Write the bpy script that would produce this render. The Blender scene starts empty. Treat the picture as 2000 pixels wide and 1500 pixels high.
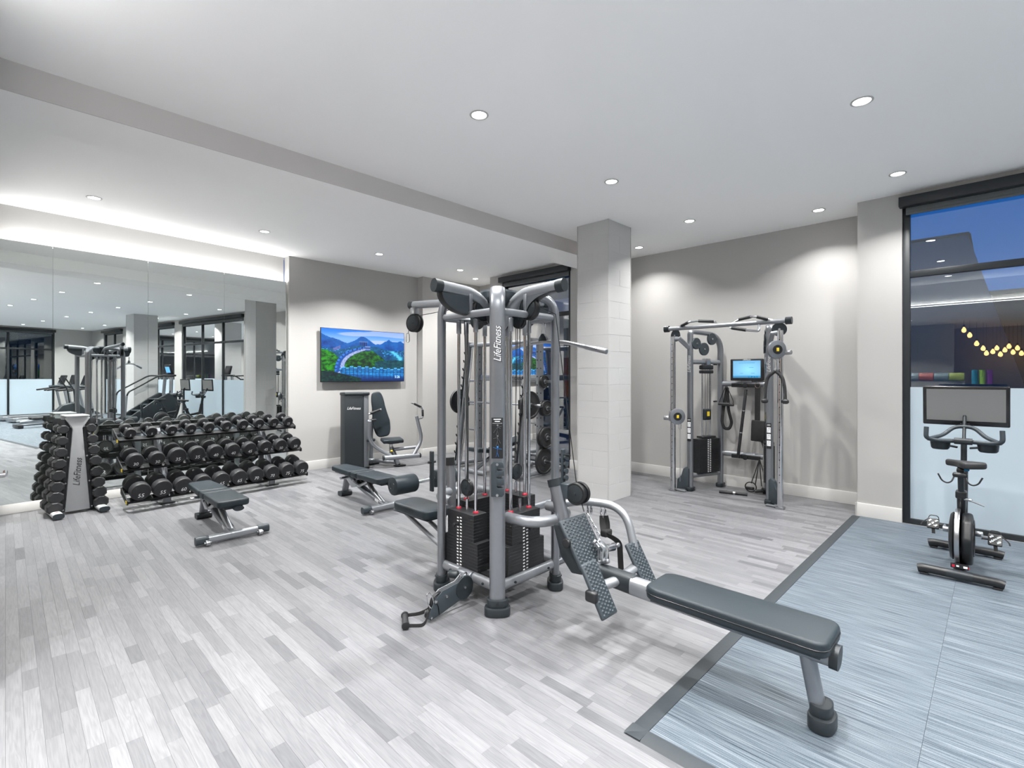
import bpy, bmesh, math, random
from mathutils import Matrix, Vector, noise
random.seed(7)
S = bpy.context.scene
COL = S.collection
R = math.radians
V = Vector

# ------------------------------------------------------------------ camera, world, exposure
YAW = R(44.4)                       # angle between the view axis and the long wall (x axis)
cam = bpy.data.cameras.new('camera'); camo = bpy.data.objects.new('camera', cam); COL.objects.link(camo)
camo.location = (0, 0, 1.5); camo.rotation_euler = (R(90), 0, -(R(90) - YAW))
cam.sensor_width = 36; cam.lens = 969 / 2000 * 36; cam.shift_y = -15 / 2000
cam.clip_start = 0.02; cam.clip_end = 300
S.camera = camo
S.view_settings.view_transform = 'Standard'; S.view_settings.look = 'None'
S.view_settings.gamma = 1; S.view_settings.use_curve_mapping = False
S.view_settings.exposure = 0.50
W = bpy.data.worlds.new('dusk'); S.world = W; W.use_nodes = True
wn = W.node_tree.nodes; wl = W.node_tree.links
bg = wn['Background']; bg.inputs[1].default_value = 1.0
tc = wn.new('ShaderNodeTexCoord'); sx = wn.new('ShaderNodeSeparateXYZ'); rp = wn.new('ShaderNodeValToRGB')
wl.new(tc.outputs['Generated'], sx.inputs[0]); wl.new(sx.outputs['Z'], rp.inputs[0]); wl.new(rp.outputs[0], bg.inputs[0])
rp.color_ramp.elements[0].position = 0.0; rp.color_ramp.elements[0].color = (0.022, 0.10, 0.33, 1)
rp.color_ramp.elements[1].position = 0.5; rp.color_ramp.elements[1].color = (0.004, 0.075, 0.33, 1)
DOWN_W = 40.0                       # watts of one downlight
COVE_W = 12.5; LOUNGE_W = 8.0
try:
    S.cycles.max_bounces = 12; S.cycles.diffuse_bounces = 6; S.cycles.glossy_bounces = 6; S.cycles.transparent_max_bounces = 12
    S.cycles.caustics_reflective = True; S.cycles.caustics_refractive = False; S.cycles.sample_clamp_indirect = 6
except Exception: pass

# ------------------------------------------------------------------ materials
def mat(name, col, rough=0.5, metal=0.0, emit=0.0, spec=0.5, coat=0.0, bump=None, var=None):
    m = bpy.data.materials.new(name); m.use_nodes = True
    n = m.node_tree.nodes; l = m.node_tree.links; b = n['Principled BSDF']
    b.inputs['Base Color'].default_value = (*col, 1); b.inputs['Roughness'].default_value = rough
    b.inputs['Metallic'].default_value = metal; b.inputs['Specular IOR Level'].default_value = spec
    b.inputs['Coat Weight'].default_value = coat
    if emit:
        b.inputs['Emission Color'].default_value = (*col, 1); b.inputs['Emission Strength'].default_value = emit
    t = n.new('ShaderNodeTexCoord')
    if var:
        nz = n.new('ShaderNodeTexNoise'); nz.inputs['Scale'].default_value = var[0]; nz.inputs['Detail'].default_value = 4
        l.new(t.outputs['Object'], nz.inputs['Vector'])
        mx = n.new('ShaderNodeMix'); mx.data_type = 'RGBA'
        mx.inputs[6].default_value = (*[c * (1 - var[1]) for c in col], 1); mx.inputs[7].default_value = (*[min(1, c * (1 + var[1])) for c in col], 1)
        l.new(nz.outputs[0], mx.inputs[0]); l.new(mx.outputs[2], b.inputs['Base Color'])
    if bump:
        nz = n.new('ShaderNodeTexNoise'); nz.inputs['Scale'].default_value = bump[0]; nz.inputs['Detail'].default_value = 3
        l.new(t.outputs['Object'], nz.inputs['Vector'])
        bp = n.new('ShaderNodeBump'); bp.inputs['Strength'].default_value = bump[1]; bp.inputs['Distance'].default_value = 0.002
        l.new(nz.outputs[0], bp.inputs['Height']); l.new(bp.outputs[0], b.inputs['Normal'])
    return m

M_wall = mat('wall_paint', (0.405, 0.399, 0.388), 0.7, bump=(180, 0.08), var=(1.2, 0.012))
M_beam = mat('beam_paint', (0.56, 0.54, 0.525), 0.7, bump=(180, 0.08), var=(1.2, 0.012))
M_ceil = mat('ceiling_paint', (0.92, 0.92, 0.915), 0.8, bump=(200, 0.06), var=(1.0, 0.01))
M_base = mat('trim_paint', (0.46, 0.456, 0.446), 0.45, var=(2, 0.01))
M_tile = mat('glazed_tile', (0.48, 0.48, 0.478), 0.3, var=(3, 0.015))
M_grout = mat('white_grout', (0.54, 0.54, 0.536), 0.8, bump=(300, 0.1))
M_silver = mat('silver_paint', (0.235, 0.248, 0.27), 0.33, 0.75, var=(40, 0.05))
M_silver2 = mat('light_silver_paint', (0.27, 0.285, 0.305), 0.35, 0.6, var=(40, 0.05))
M_lightgrey = mat('light_grey_paint', (0.43, 0.445, 0.455), 0.45, 0.15, var=(30, 0.04))
M_chrome = mat('chrome', (0.60, 0.61, 0.63), 0.14, 1.0, var=(9, 0.04))
M_steel = mat('brushed_steel', (0.42, 0.43, 0.45), 0.28, 1.0, var=(30, 0.06))
M_dark = mat('charcoal_plastic', (0.016, 0.021, 0.025), 0.42, spec=0.4, bump=(260, 0.15), var=(20, 0.08))
M_mid = mat('grey_plastic', (0.030, 0.040, 0.048), 0.42, spec=0.4, bump=(260, 0.12), var=(20, 0.06))
M_black = mat('black_plastic', (0.012, 0.013, 0.0145), 0.38, spec=0.4, var=(20, 0.1))
M_rubber = mat('black_rubber', (0.019, 0.020, 0.022), 0.5, spec=0.4, bump=(160, 0.2), var=(25, 0.12))
M_pad = mat('slate_upholstery', (0.017, 0.0245, 0.030), 0.42, spec=0.28, bump=(420, 0.25), var=(12, 0.05))
M_weight = mat('black_weight_steel', (0.014, 0.015, 0.0165), 0.42, spec=0.35, var=(30, 0.2))
M_fabric = mat('black_webbing', (0.012, 0.012, 0.013), 0.8, bump=(500, 0.4), var=(60, 0.2))
M_white = mat('white_print', (0.78, 0.79, 0.80), 0.5, var=(10, 0.01))
M_red = mat('red_rubber', (0.35, 0.01, 0.03), 0.4, var=(10, 0.05))
M_yellow = mat('yellow_label', (0.75, 0.55, 0.03), 0.5, var=(10, 0.03))
M_blue = mat('blue_print', (0.03, 0.25, 0.75), 0.5, var=(10, 0.03))
M_frame = mat('window_bronze', (0.020, 0.024, 0.028), 0.4, 0.2, var=(15, 0.08))
M_blind = mat('grey_blind', (0.10, 0.11, 0.115), 0.6, bump=(600, 0.3), var=(30, 0.05))
M_bezel = mat('black_bezel', (0.012, 0.012, 0.014), 0.25, var=(10, 0.05))
M_wood = mat('brown_wood', (0.16, 0.05, 0.022), 0.4, bump=(30, 0.2), var=(8, 0.25))
M_lamp = mat('lamp_glow', (1.0, 0.985, 0.95), 0.5, emit=14)
M_led = mat('led_glow', (1.0, 0.99, 0.97), 0.5, emit=6)
M_amber = mat('filament_glow', (1.0, 0.55, 0.18), 0.5, emit=9)
M_edge = mat('edging_rubber', (0.026, 0.032, 0.037), 0.55, spec=0.3, bump=(60, 0.2), var=(14, 0.12))
M_screenoff = mat('sleeping_screen', (0.15, 0.155, 0.155), 0.12, var=(2, 0.02))
M_blueled = mat('blue_accent', (0.0, 0.25, 0.55), 0.35, var=(10, 0.02))

def mirror_mat():
    m = mat('mirror_silver', (0.84, 0.885, 0.87), 0.0, 1.0); return m
M_mirror = mirror_mat()

def glass_mat():
    m = bpy.data.materials.new('window_glass'); m.use_nodes = True
    n = m.node_tree.nodes; l = m.node_tree.links; n.clear()
    o = n.new('ShaderNodeOutputMaterial'); t = n.new('ShaderNodeBsdfTransparent'); g = n.new('ShaderNodeBsdfGlossy'); x = n.new('ShaderNodeMixShader')
    t.inputs[0].default_value = (0.90, 0.95, 0.94, 1); g.inputs['Roughness'].default_value = 0.0; g.inputs[0].default_value = (1, 1, 1, 1)
    f = n.new('ShaderNodeFresnel'); f.inputs[0].default_value = 1.5
    a = n.new('ShaderNodeMath'); a.operation = 'MULTIPLY_ADD'; a.inputs[1].default_value = 1.0; a.inputs[2].default_value = 0.055; a.use_clamp = True
    l.new(f.outputs[0], a.inputs[0]); l.new(a.outputs[0], x.inputs[0]); l.new(t.outputs[0], x.inputs[1]); l.new(g.outputs[0], x.inputs[2]); l.new(x.outputs[0], o.inputs[0])
    return m
M_glass = glass_mat()
M_frost = mat('frosted_film', (0.43, 0.515, 0.58), 0.35, var=(0.8, 0.03))

def plank_mat():
    m = bpy.data.materials.new('grey_oak_strip'); m.use_nodes = True
    n = m.node_tree.nodes; l = m.node_tree.links; b = n['Principled BSDF']
    at = n.new('ShaderNodeAttribute'); at.attribute_name = 'tone'
    g = n.new('ShaderNodeNewGeometry')
    sh = n.new('ShaderNodeVectorMath'); sh.operation = 'MULTIPLY_ADD'; l.new(at.outputs['Color'], sh.inputs[0]); sh.inputs[1].default_value = (37, 91, 53); l.new(g.outputs['Position'], sh.inputs[2])
    mp = n.new('ShaderNodeMapping'); mp.inputs['Scale'].default_value = (1, 0.055, 1); l.new(sh.outputs[0], mp.inputs[0])
    nz = n.new('ShaderNodeTexNoise'); nz.inputs['Scale'].default_value = 22; nz.inputs['Detail'].default_value = 3; nz.inputs['Distortion'].default_value = 0.7; l.new(mp.outputs[0], nz.inputs['Vector'])
    mu = n.new('ShaderNodeMath'); mu.operation = 'MULTIPLY'; mu.inputs[1].default_value = 64; l.new(nz.outputs[0], mu.inputs[0])
    si = n.new('ShaderNodeMath'); si.operation = 'SINE'; l.new(mu.outputs[0], si.inputs[0])
    n2 = n.new('ShaderNodeTexNoise'); n2.inputs['Scale'].default_value = 150; n2.inputs['Detail'].default_value = 4; l.new(mp.outputs[0], n2.inputs['Vector'])
    ad = n.new('ShaderNodeMath'); ad.operation = 'MULTIPLY_ADD'; ad.inputs[1].default_value = 0.11; l.new(si.outputs[0], ad.inputs[0]); l.new(n2.outputs[0], ad.inputs[2])
    se = n.new('ShaderNodeSeparateColor'); l.new(at.outputs['Color'], se.inputs[0])
    r1 = n.new('ShaderNodeValToRGB'); l.new(se.outputs[0], r1.inputs[0])
    e = r1.color_ramp.elements; e[0].position = 0; e[0].color = (0.070, 0.072, 0.079, 1); e[1].position = 1; e[1].color = (0.172, 0.174, 0.183, 1)
    x = e.new(0.45); x.color = (0.131, 0.133, 0.141, 1)
    r2 = n.new('ShaderNodeValToRGB'); l.new(ad.outputs[0], r2.inputs[0])
    e = r2.color_ramp.elements; e[0].position = 0.28; e[0].color = (0.78, 0.785, 0.80, 1); e[1].position = 0.7; e[1].color = (1.04, 1.04, 1.035, 1)
    mx = n.new('ShaderNodeMix'); mx.data_type = 'RGBA'; mx.blend_type = 'MULTIPLY'; mx.inputs[0].default_value = 1; l.new(r1.outputs[0], mx.inputs[6]); l.new(r2.outputs[0], mx.inputs[7])
    l.new(mx.outputs[2], b.inputs['Base Color']); b.inputs['Roughness'].default_value = 0.42; b.inputs['Specular IOR Level'].default_value = 0.5
    return m
M_plank = plank_mat()
M_under = mat('floor_underlay', (0.30, 0.30, 0.31), 0.8, var=(5, 0.05))

def weave_mat():
    m = bpy.data.materials.new('woven_vinyl'); m.use_nodes = True
    n = m.node_tree.nodes; l = m.node_tree.links; b = n['Principled BSDF']
    g = n.new('ShaderNodeNewGeometry'); at = n.new('ShaderNodeAttribute'); at.attribute_name = 'tone'
    sh = n.new('ShaderNodeVectorMath'); sh.operation = 'MULTIPLY_ADD'; l.new(at.outputs['Color'], sh.inputs[0]); sh.inputs[1].default_value = (5, 9, 3); l.new(g.outputs['Position'], sh.inputs[2])
    def nz(sx, sy, sc, de):
        mp = n.new('ShaderNodeMapping'); mp.inputs['Scale'].default_value = (sx, sy, 1); l.new(sh.outputs[0], mp.inputs[0])
        t = n.new('ShaderNodeTexNoise'); t.inputs['Scale'].default_value = sc; t.inputs['Detail'].default_value = de; l.new(mp.outputs[0], t.inputs['Vector']); return t
    a = nz(1, 0.010, 330, 2); c = nz(1, 0.03, 130, 2); d = nz(1, 0.5, 420, 2)
    s1 = n.new('ShaderNodeMath'); s1.operation = 'MULTIPLY_ADD'; s1.inputs[1].default_value = 0.70; l.new(a.outputs[0], s1.inputs[0])
    s2 = n.new('ShaderNodeMath'); s2.operation = 'MULTIPLY_ADD'; s2.inputs[1].default_value = 0.17; l.new(c.outputs[0], s2.inputs[0])
    s3 = n.new('ShaderNodeMath'); s3.operation = 'MULTIPLY'; s3.inputs[1].default_value = 0.16; l.new(d.outputs[0], s3.inputs[0])
    l.new(s3.outputs[0], s2.inputs[2]); l.new(s2.outputs[0], s1.inputs[2])
    r = n.new('ShaderNodeValToRGB'); l.new(s1.outputs[0], r.inputs[0]); e = r.color_ramp.elements
    e[0].position = 0.36; e[0].color = (0.014, 0.022, 0.034, 1); e[1].position = 0.64; e[1].color = (0.140, 0.162, 0.184, 1)
    x = e.new(0.46); x.color = (0.042, 0.058, 0.075, 1); x = e.new(0.53); x.color = (0.077, 0.098, 0.119, 1)
    l.new(r.outputs[0], b.inputs['Base Color']); b.inputs['Roughness'].default_value = 0.6; b.inputs['Specular IOR Level'].default_value = 0.4
    bp = n.new('ShaderNodeBump'); bp.inputs['Strength'].default_value = 0.35; bp.inputs['Distance'].default_value = 0.002; l.new(s1.outputs[0], bp.inputs['Height']); l.new(bp.outputs[0], b.inputs['Normal'])
    return m
M_weave = weave_mat()

def screen_mat():
    m = bpy.data.materials.new('lit_screen'); m.use_nodes = True
    n = m.node_tree.nodes; l = m.node_tree.links; b = n['Principled BSDF']
    at = n.new('ShaderNodeAttribute'); at.attribute_name = 'tone'
    b.inputs['Base Color'].default_value = (0.01, 0.01, 0.01, 1); b.inputs['Roughness'].default_value = 0.2
    l.new(at.outputs['Color'], b.inputs['Emission Color']); b.inputs['Emission Strength'].default_value = 1.0
    return m
M_screen = screen_mat()

# ------------------------------------------------------------------ mesh helpers
XF = {}                                        # root object name -> its world matrix
def topmat(o):
    while o.parent: o = o.parent
    return XF.get(o.name, Matrix.Identity(4))

def zto(p, d, x=None):
    d = V(d).normalized(); x = V(x) if x is not None else (V((1, 0, 0)) if abs(d.x) < 0.9 else V((0, 1, 0)))
    x = (x - d * x.dot(d)).normalized(); y = d.cross(x)
    M = Matrix((x, y, d)).transposed().to_4x4(); M.translation = V(p); return M

def fillet(pts, rad, seg=6):
    pts = [V(p) for p in pts]; out = [pts[0]]
    for i in range(1, len(pts) - 1):
        a, b, c = pts[i - 1], pts[i], pts[i + 1]
        r = rad[i - 1] if isinstance(rad, (list, tuple)) else rad
        da = (a - b); dc = (c - b); k = min(r, da.length * 0.49, dc.length * 0.49)
        if k < 1e-5: out.append(b); continue
        p = b + da.normalized() * k; q = b + dc.normalized() * k
        for j in range(seg + 1):
            t = j / seg; out.append(p * (1 - t) ** 2 + b * 2 * t * (1 - t) + q * t * t)
    out.append(pts[-1]); return out

class MB:
    def __init__(s): s.bm = bmesh.new()
    def _merge(s, b, M=None):
        if M is not None: b.transform(M)
        me = bpy.data.meshes.new('tmp'); b.to_mesh(me); b.free(); s.bm.from_mesh(me); bpy.data.meshes.remove(me); return s
    def box(s, c, size, rot=(0, 0, 0), bev=0.0, seg=2, M=None):
        b = bmesh.new(); bmesh.ops.create_cube(b, size=1, matrix=Matrix.Diagonal((*size, 1)))
        if bev: bmesh.ops.bevel(b, geom=b.edges[:], offset=min(bev, min(size) * 0.49), segments=seg, profile=0.5, affect='EDGES')
        from mathutils import Euler
        T = Matrix.Translation(V(c)) @ Euler(rot).to_matrix().to_4x4()
        return s._merge(b, (M @ T) if M is not None else T)
    def boxm(s, size, M, bev=0.0, seg=2):
        return s.box((0, 0, 0), size, bev=bev, seg=seg, M=M)
    def lathe(s, prof, M, n=24):
        b = bmesh.new(); rings = []
        for (r, z) in prof:
            if r < 1e-6: rings.append([b.verts.new((0, 0, z))])
            else: rings.append([b.verts.new((r * math.cos(2 * math.pi * i / n), r * math.sin(2 * math.pi * i / n), z)) for i in range(n)])
        for p, q in zip(rings, rings[1:]):
            if len(p) == 1 and len(q) == 1: continue
            for i in range(n):
                j = (i + 1) % n
                if len(p) == 1: b.faces.new((p[0], q[i], q[j]))
                elif len(q) == 1: b.faces.new((p[i], p[j], q[0]))
                else: b.faces.new((p[i], p[j], q[j], q[i]))
        bmesh.ops.recalc_face_normals(b, faces=b.faces[:])
        return s._merge(b, M)
    def cyl(s, p0, p1, r, r2=None, n=16, bev=0.0):
        p0 = V(p0); p1 = V(p1); L = (p1 - p0).length; r2 = r if r2 is None else r2
        if bev: pr = [(0, 0), (r - bev, 0), (r - bev * 0.3, bev * 0.3), (r, bev), (r2, L - bev), (r2 - bev * 0.3, L - bev * 0.3), (r2 - bev, L), (0, L)]
        else: pr = [(0, 0), (r, 0), (r2, L), (0, L)]
        return s.lathe(pr, zto(p0, p1 - p0), n)
    def tube(s, pts, r, ry=None, fil=0.05, n=12, side=None, closed=False, seg=6, square=0):
        ry = r if ry is None else ry
        P = fillet(pts, fil, seg) if (fil and not closed) else [V(p) for p in pts]
        b = bmesh.new(); rings = []; N = len(P); prev = None
        for i in range(N):
            if closed: t = (P[(i + 1) % N] - P[i - 1])
            else: t = P[min(i + 1, N - 1)] - P[max(i - 1, 0)]
            t.normalize()
            if side is not None:
                sd = V(side); sd = (sd - t * sd.dot(t)).normalized()
            elif prev is None:
                sd = t.cross(V((0, 0, 1)));
                if sd.length < 0.05: sd = V((1, 0, 0))
                sd.normalize()
            else:
                sd = (prev - t * prev.dot(t)).normalized()
            prev = sd; up = sd.cross(t)
            ring = []
            for k in range(n):
                a = 2 * math.pi * (k + 0.5) / n; ca, sa = math.cos(a), math.sin(a)
                if square:
                    q = 2.0 / square; ca = math.copysign(abs(ca) ** q, ca); sa = math.copysign(abs(sa) ** q, sa)
                ring.append(b.verts.new(P[i] + sd * (r * ca) + up * (ry * sa)))
            rings.append(ring)
        M = N if closed else N - 1
        for i in range(M):
            p, q = rings[i], rings[(i + 1) % N]
            for k in range(n): b.faces.new((p[k], p[(k + 1) % n], q[(k + 1) % n], q[k]))
        if not closed: b.faces.new(rings[0][::-1]); b.faces.new(rings[-1])
        bmesh.ops.recalc_face_normals(b, faces=b.faces[:])
        return s._merge(b)
    def torus(s, c, nrm, Rr, r, n=24, m=8, sx=1.0):
        M = zto(c, nrm)
        P = [M @ V((Rr * sx * math.cos(2 * math.pi * i / n), Rr * math.sin(2 * math.pi * i / n), 0)) for i in range(n)]
        return s.tube(P, r, fil=0, n=m, closed=True)
    def prism(s, outline, h, M=None, bev=0.0, seg=2):
        b = bmesh.new(); lo = [b.verts.new((x, y, -h / 2)) for x, y in outline]; hi = [b.verts.new((x, y, h / 2)) for x, y in outline]
        n = len(outline); b.faces.new(lo[::-1]); b.faces.new(hi)
        for i in range(n): b.faces.new((lo[i], lo[(i + 1) % n], hi[(i + 1) % n], hi[i]))
        bmesh.ops.recalc_face_normals(b, faces=b.faces[:])
        if bev:
            ed = [e for e in b.edges if len(e.link_faces) == 2 and e.calc_face_angle(0) > 0.6]
            bmesh.ops.bevel(b, geom=ed, offset=bev, segments=seg, profile=0.5, affect='EDGES')
        return s._merge(b, M)
    def text(s, txt, size, M, depth=0.0008, shear=0.0, sx=1.0):
        me = text_mesh(txt, size, depth, shear)
        b = bmesh.new(); b.from_mesh(me); return s._merge(b, M @ Matrix.Diagonal((sx, 1, 1, 1)))
    def obj(s, name, m, parent=None, smooth=True, label=None, kind=None, local=False, ang=38):
        if parent is not None and not local: s.bm.transform(topmat(parent).inverted())
        me = bpy.data.meshes.new(name); s.bm.to_mesh(me); s.bm.free()
        for mm in (m if isinstance(m, (list, tuple)) else [m]): me.materials.append(mm)
        if smooth:
            me.polygons.foreach_set('use_smooth', [True] * len(me.polygons)); me.set_sharp_from_angle(angle=R(ang))
        o = bpy.data.objects.new(name, me); COL.objects.link(o)
        if parent is not None: o.parent = parent
        if label: o['label'] = label
        if kind: o['kind'] = kind
        return o

_TX = {}
def text_mesh(txt, size, depth, shear):
    k = (txt, size, depth, shear)
    if k not in _TX:
        c = bpy.data.curves.new('t', 'FONT'); c.body = txt; c.size = size; c.shear = shear; c.extrude = depth; c.align_x = 'CENTER'; c.align_y = 'CENTER'; c.resolution_u = 2
        o = bpy.data.objects.new('t', c); COL.objects.link(o); bpy.context.view_layer.update()
        me = bpy.data.meshes.new_from_object(o); bpy.data.objects.remove(o); bpy.data.curves.remove(c); _TX[k] = me
    return _TX[k]

def root(name, loc, label, cat, rz=0.0, group=None):
    o = bpy.data.objects.new(name, None); COL.objects.link(o); o.empty_display_size = 0.1
    o.location = loc; o.rotation_euler = (0, 0, rz); o['label'] = label; o['category'] = cat
    if group: o['group'] = group
    XF[o.name] = Matrix.Translation(V(loc)) @ Matrix.Rotation(rz, 4, 'Z'); return o
def tag(o, label, cat, group=None):
    o['label'] = label; o['category'] = cat
    if group: o['group'] = group
    return o
def struct(o): o['kind'] = 'structure'; return o
def dup(r, M, label, group=None, deep=True):
    c = r.copy(); COL.objects.link(c); c.matrix_world = M; XF[c.name] = M.copy(); c['label'] = label
    if group: c['group'] = group
    def kids(a, b):
        for ch in [x for x in bpy.data.objects if x.parent == a]:
            d = ch.copy(); COL.objects.link(d); d.parent = b; kids(ch, d)
    kids(r, c); return c
def pyobj(name, verts, faces, m, parent=None, tones=None):
    me = bpy.data.meshes.new(name); me.from_pydata(verts, [], faces); me.materials.append(m)
    if tones is not None:
        a = me.color_attributes.new('tone', 'FLOAT_COLOR', 'CORNER'); buf = []
        for p, t in zip(me.polygons, tones): buf += [*t, 1.0] * p.loop_total
        a.data.foreach_set('color', buf)
    me.update(); o = bpy.data.objects.new(name, me); COL.objects.link(o)
    if parent is not None: o.parent = parent
    return o

# ------------------------------------------------------------------ room shell
CZ = 3.37; XW = 6.42; YT = 7.86
DEL = R(6.0); MP = V((3.08, 7.91, 0)); MD = V((math.cos(DEL), math.sin(DEL), 0)); MN = V((MD.y, -MD.x, 0))
def mbox(mb, x0, x1, y0, y1, z0, z1, bev=0.0): mb.box(((x0 + x1) / 2, (y0 + y1) / 2, (z0 + z1) / 2), (x1 - x0, y1 - y0, z1 - z0), bev=bev); return mb

floor = struct(mbox(MB(), -7.1, 7.1, -10.8, 8.1, -0.06, -0.004).obj('floor', M_under))
PW = 0.0575; rnd = random.Random(3)
fw = V((math.cos(YAW), math.sin(YAW), 0)); rt = V((math.sin(YAW), -math.cos(YAW), 0))
def px(p):
    q = V(p) - V((0, 0, 1.5)); z = q.dot(fw)
    if z < 0.15: return None
    return 1000 + 969 * q.dot(rt) / z, 735 - 969 * q.z / z
planks = []
for i in range(int(-6.9 / PW), int(6.95 / PW) + 1):
    x0 = i * PW; y = -10.6 + rnd.random() * 0.8
    while y < 8.0:
        L = rnd.choice((0.22, 0.28, 0.34, 0.40, 0.46, 0.52, 0.62, 0.74)); y1 = min(y + L, 8.0)
        if y > -10.6 and not (x0 > 1.86 and y1 < 1.06) and not (x0 < -0.2 and y > 3.6):
            t = 0.30 + 0.70 * rnd.random()
            if rnd.random() < 0.10 and L < 0.5: t *= 0.4
            c = [px((xx, yy, 0)) for xx in (x0, x0 + PW) for yy in (y, y1)]
            area = 0
            if all(c):
                us = [min(2000, max(0, q[0])) for q in c]; vs = [min(1500, max(0, q[1])) for q in c]
                area = abs((us[0] - us[3]) * (vs[1] - vs[2]) - (us[1] - us[2]) * (vs[0] - vs[3])) / 2
                if max(us) - min(us) < 1 or max(vs) - min(vs) < 1: area = 0
            planks.append((area, x0, y, y1, t, rnd.random(), rnd.random()))
        y = y1
planks.sort(key=lambda q: -q[0])
PF = [(0, 1, 2, 3), (0, 4, 5, 1), (1, 5, 6, 2), (2, 6, 7, 3), (3, 7, 4, 0)]
def plank_verts(x0, x1, y0, y1, ox=0, oy=0):
    g = 0.00012; e = 0.0006; zt = 0.0; zm = -0.0035
    return [(x0 + g + e * 0.3 - ox, y0 + g - oy, zt), (x1 - g - e * 0.3 - ox, y0 + g - oy, zt), (x1 - g - e * 0.3 - ox, y1 - g - oy, zt), (x0 + g + e * 0.3 - ox, y1 - g - oy, zt),
            (x0 - ox, y0 - oy, zm), (x1 - ox, y0 - oy, zm), (x1 - ox, y1 - oy, zm), (x0 - ox, y1 - oy, zm)]
for (a, x0, y0, y1, t, b, c) in planks[:300]:
    o = pyobj('floor_plank', plank_verts(x0, x0 + PW, y0, y1, x0, y0), PF, M_plank, floor, [(t, b, c)] * 5); o.location = (x0, y0, 0)
vv, ff, tt = [], [], []
for (a, x0, y0, y1, t, b, c) in planks[300:]:
    k = len(vv); vv += plank_verts(x0, x0 + PW, y0, y1); ff += [tuple(i + k for i in q) for q in PF]; tt += [(t, b, c)] * 5
o = pyobj('floor_planks', vv, ff, M_plank, floor, tt); o['kind'] = 'stuff'

struct(mbox(MB(), -7.1, 7.1, -10.8, 8.2, CZ, CZ + 0.1).obj('ceiling', M_ceil))
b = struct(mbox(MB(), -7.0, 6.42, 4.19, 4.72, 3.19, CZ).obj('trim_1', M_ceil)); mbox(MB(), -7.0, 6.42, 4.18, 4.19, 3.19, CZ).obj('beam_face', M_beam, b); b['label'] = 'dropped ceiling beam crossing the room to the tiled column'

w = MB()
for (y0, y1) in ((-10.7, -9.4), (-7.6, -4.9), (-3.5, -3.0), (0.70, 1.08), (4.4, 4.96), (6.54, 6.87)): mbox(w, XW, 7.05, y0, y1, 0, CZ)
for (y0, y1) in ((-9.4, -7.6), (-4.9, -3.5), (-3.0, 0.70), (4.96, 6.54)): mbox(w, XW, 6.60, y0, y1, 3.315, CZ)
mbox(w, 6.95, 7.05, 1.08, 4.4, 0, CZ); mbox(w, 6.9, 7.05, 6.87, 7.75, 0, CZ)
struct(w.obj('wall_right', M_wall, ang=30))
w = MB(); mbox(w, 3.08, 5.47, YT, 8.05, 0, CZ); mbox(w, 5.47, 7.05, 7.70, 8.05, 0, CZ); struct(w.obj('wall_far', M_wall))
MO = 0.125                                     # mirror stand-off
def mirror_box(mb, s0, s1, d0, d1, z0, z1, bev=0):
    M = Matrix.Translation(MP) @ Matrix.Rotation(DEL, 4, 'Z')
    mb.box((-(s0 + s1) / 2, (d0 + d1) / 2, (z0 + z1) / 2), (s1 - s0, d1 - d0, z1 - z0), bev=bev, M=M); return mb
struct(mirror_box(MB(), -0.0, 3.3, MO, 0.22, 0, CZ).obj('wall_mirror', M_wall))
struct(mbox(MB(), -0.16, -0.06, 3.47, 7.8, 0, CZ).obj('wall_left', M_wall))
struct(mbox(MB(), -7.0, -0.16, 3.47, 3.6, 0, CZ).obj('wall_lounge', M_wall))
struct(mbox(MB(), -7.1, -7.0, -10.7, 3.6, 0, CZ).obj('wall_end', M_wall))
w = MB(); mbox(w, -7.0, 1.3, -10.7, -10.6, 0, CZ); mbox(w, 5.25, 6.42, -10.7, -10.6, 0, CZ); mbox(w, 1.3, 5.25, -10.7, -10.6, 3.315, CZ); struct(w.obj('wall_back', M_wall))
# wooden jamb leaf at the left picture edge
d = struct(mbox(MB(), -0.062, -0.034, 3.47, 5.05, 0, 2.15, 0.004).obj('door_1', M_wood))
MB().cyl((-0.034, 3.6, 1.0), (0.0, 3.6, 1.0), 0.012).cyl((0.0, 3.6, 1.0), (0.0, 3.72, 1.0), 0.009).obj('door_handle', M_steel, d)

def base(name, segs):
    mb = MB()
    for (x0, y0, x1, y1) in segs:
        a = V((x0, y0, 0)); c = V((x1, y1, 0)); dd = (c - a); L = dd.length; M = Matrix.Translation(a) @ Matrix.Rotation(math.atan2(dd.y, dd.x), 4, 'Z')
        pr = [(0, 0), (0.018, 0), (0.018, 0.135), (0.012, 0.145), (0, 0.145)]
        Q = M @ Matrix(((0, 0, 1, L / 2), (-1, 0, 0, 0), (0, 1, 0, 0), (0, 0, 0, 1)))
        mb.prism(pr, L, Q)
    return struct(mb.obj(name, M_base))
# each run goes so that the board stands on its right-hand side
base('baseboard_far', [(3.08, YT, 5.47, YT), (5.47, YT, 5.47, 7.70), (5.452, 7.70, 6.9, 7.70)])
base('baseboard_right', [(6.9, 7.7, 6.9, 6.87), (6.9, 6.87, 6.402, 6.87), (XW, 6.888, XW, 6.54), (XW, 4.96, XW, 4.382), (6.402, 4.4, 6.95, 4.4), (6.95, 4.4, 6.95, 1.08), (6.95, 1.08, 6.402, 1.08), (XW, 1.098, XW, 0.70), (XW, -3.0, XW, -3.5), (XW, -4.9, XW, -7.6), (XW, -9.4, XW, -10.6)])
a0 = MP - MD * 3.15 - MN * MO; a1 = MP - MN * MO
base('baseboard_mirror', [(a0.x, a0.y, a1.x, a1.y)])
base('baseboard_left', [(-0.06, 5.05, -0.06, 7.6)])
base('baseboard_back', [(6.42, -10.6, 5.25, -10.6), (1.3, -10.6, -7, -10.6)])

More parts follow.
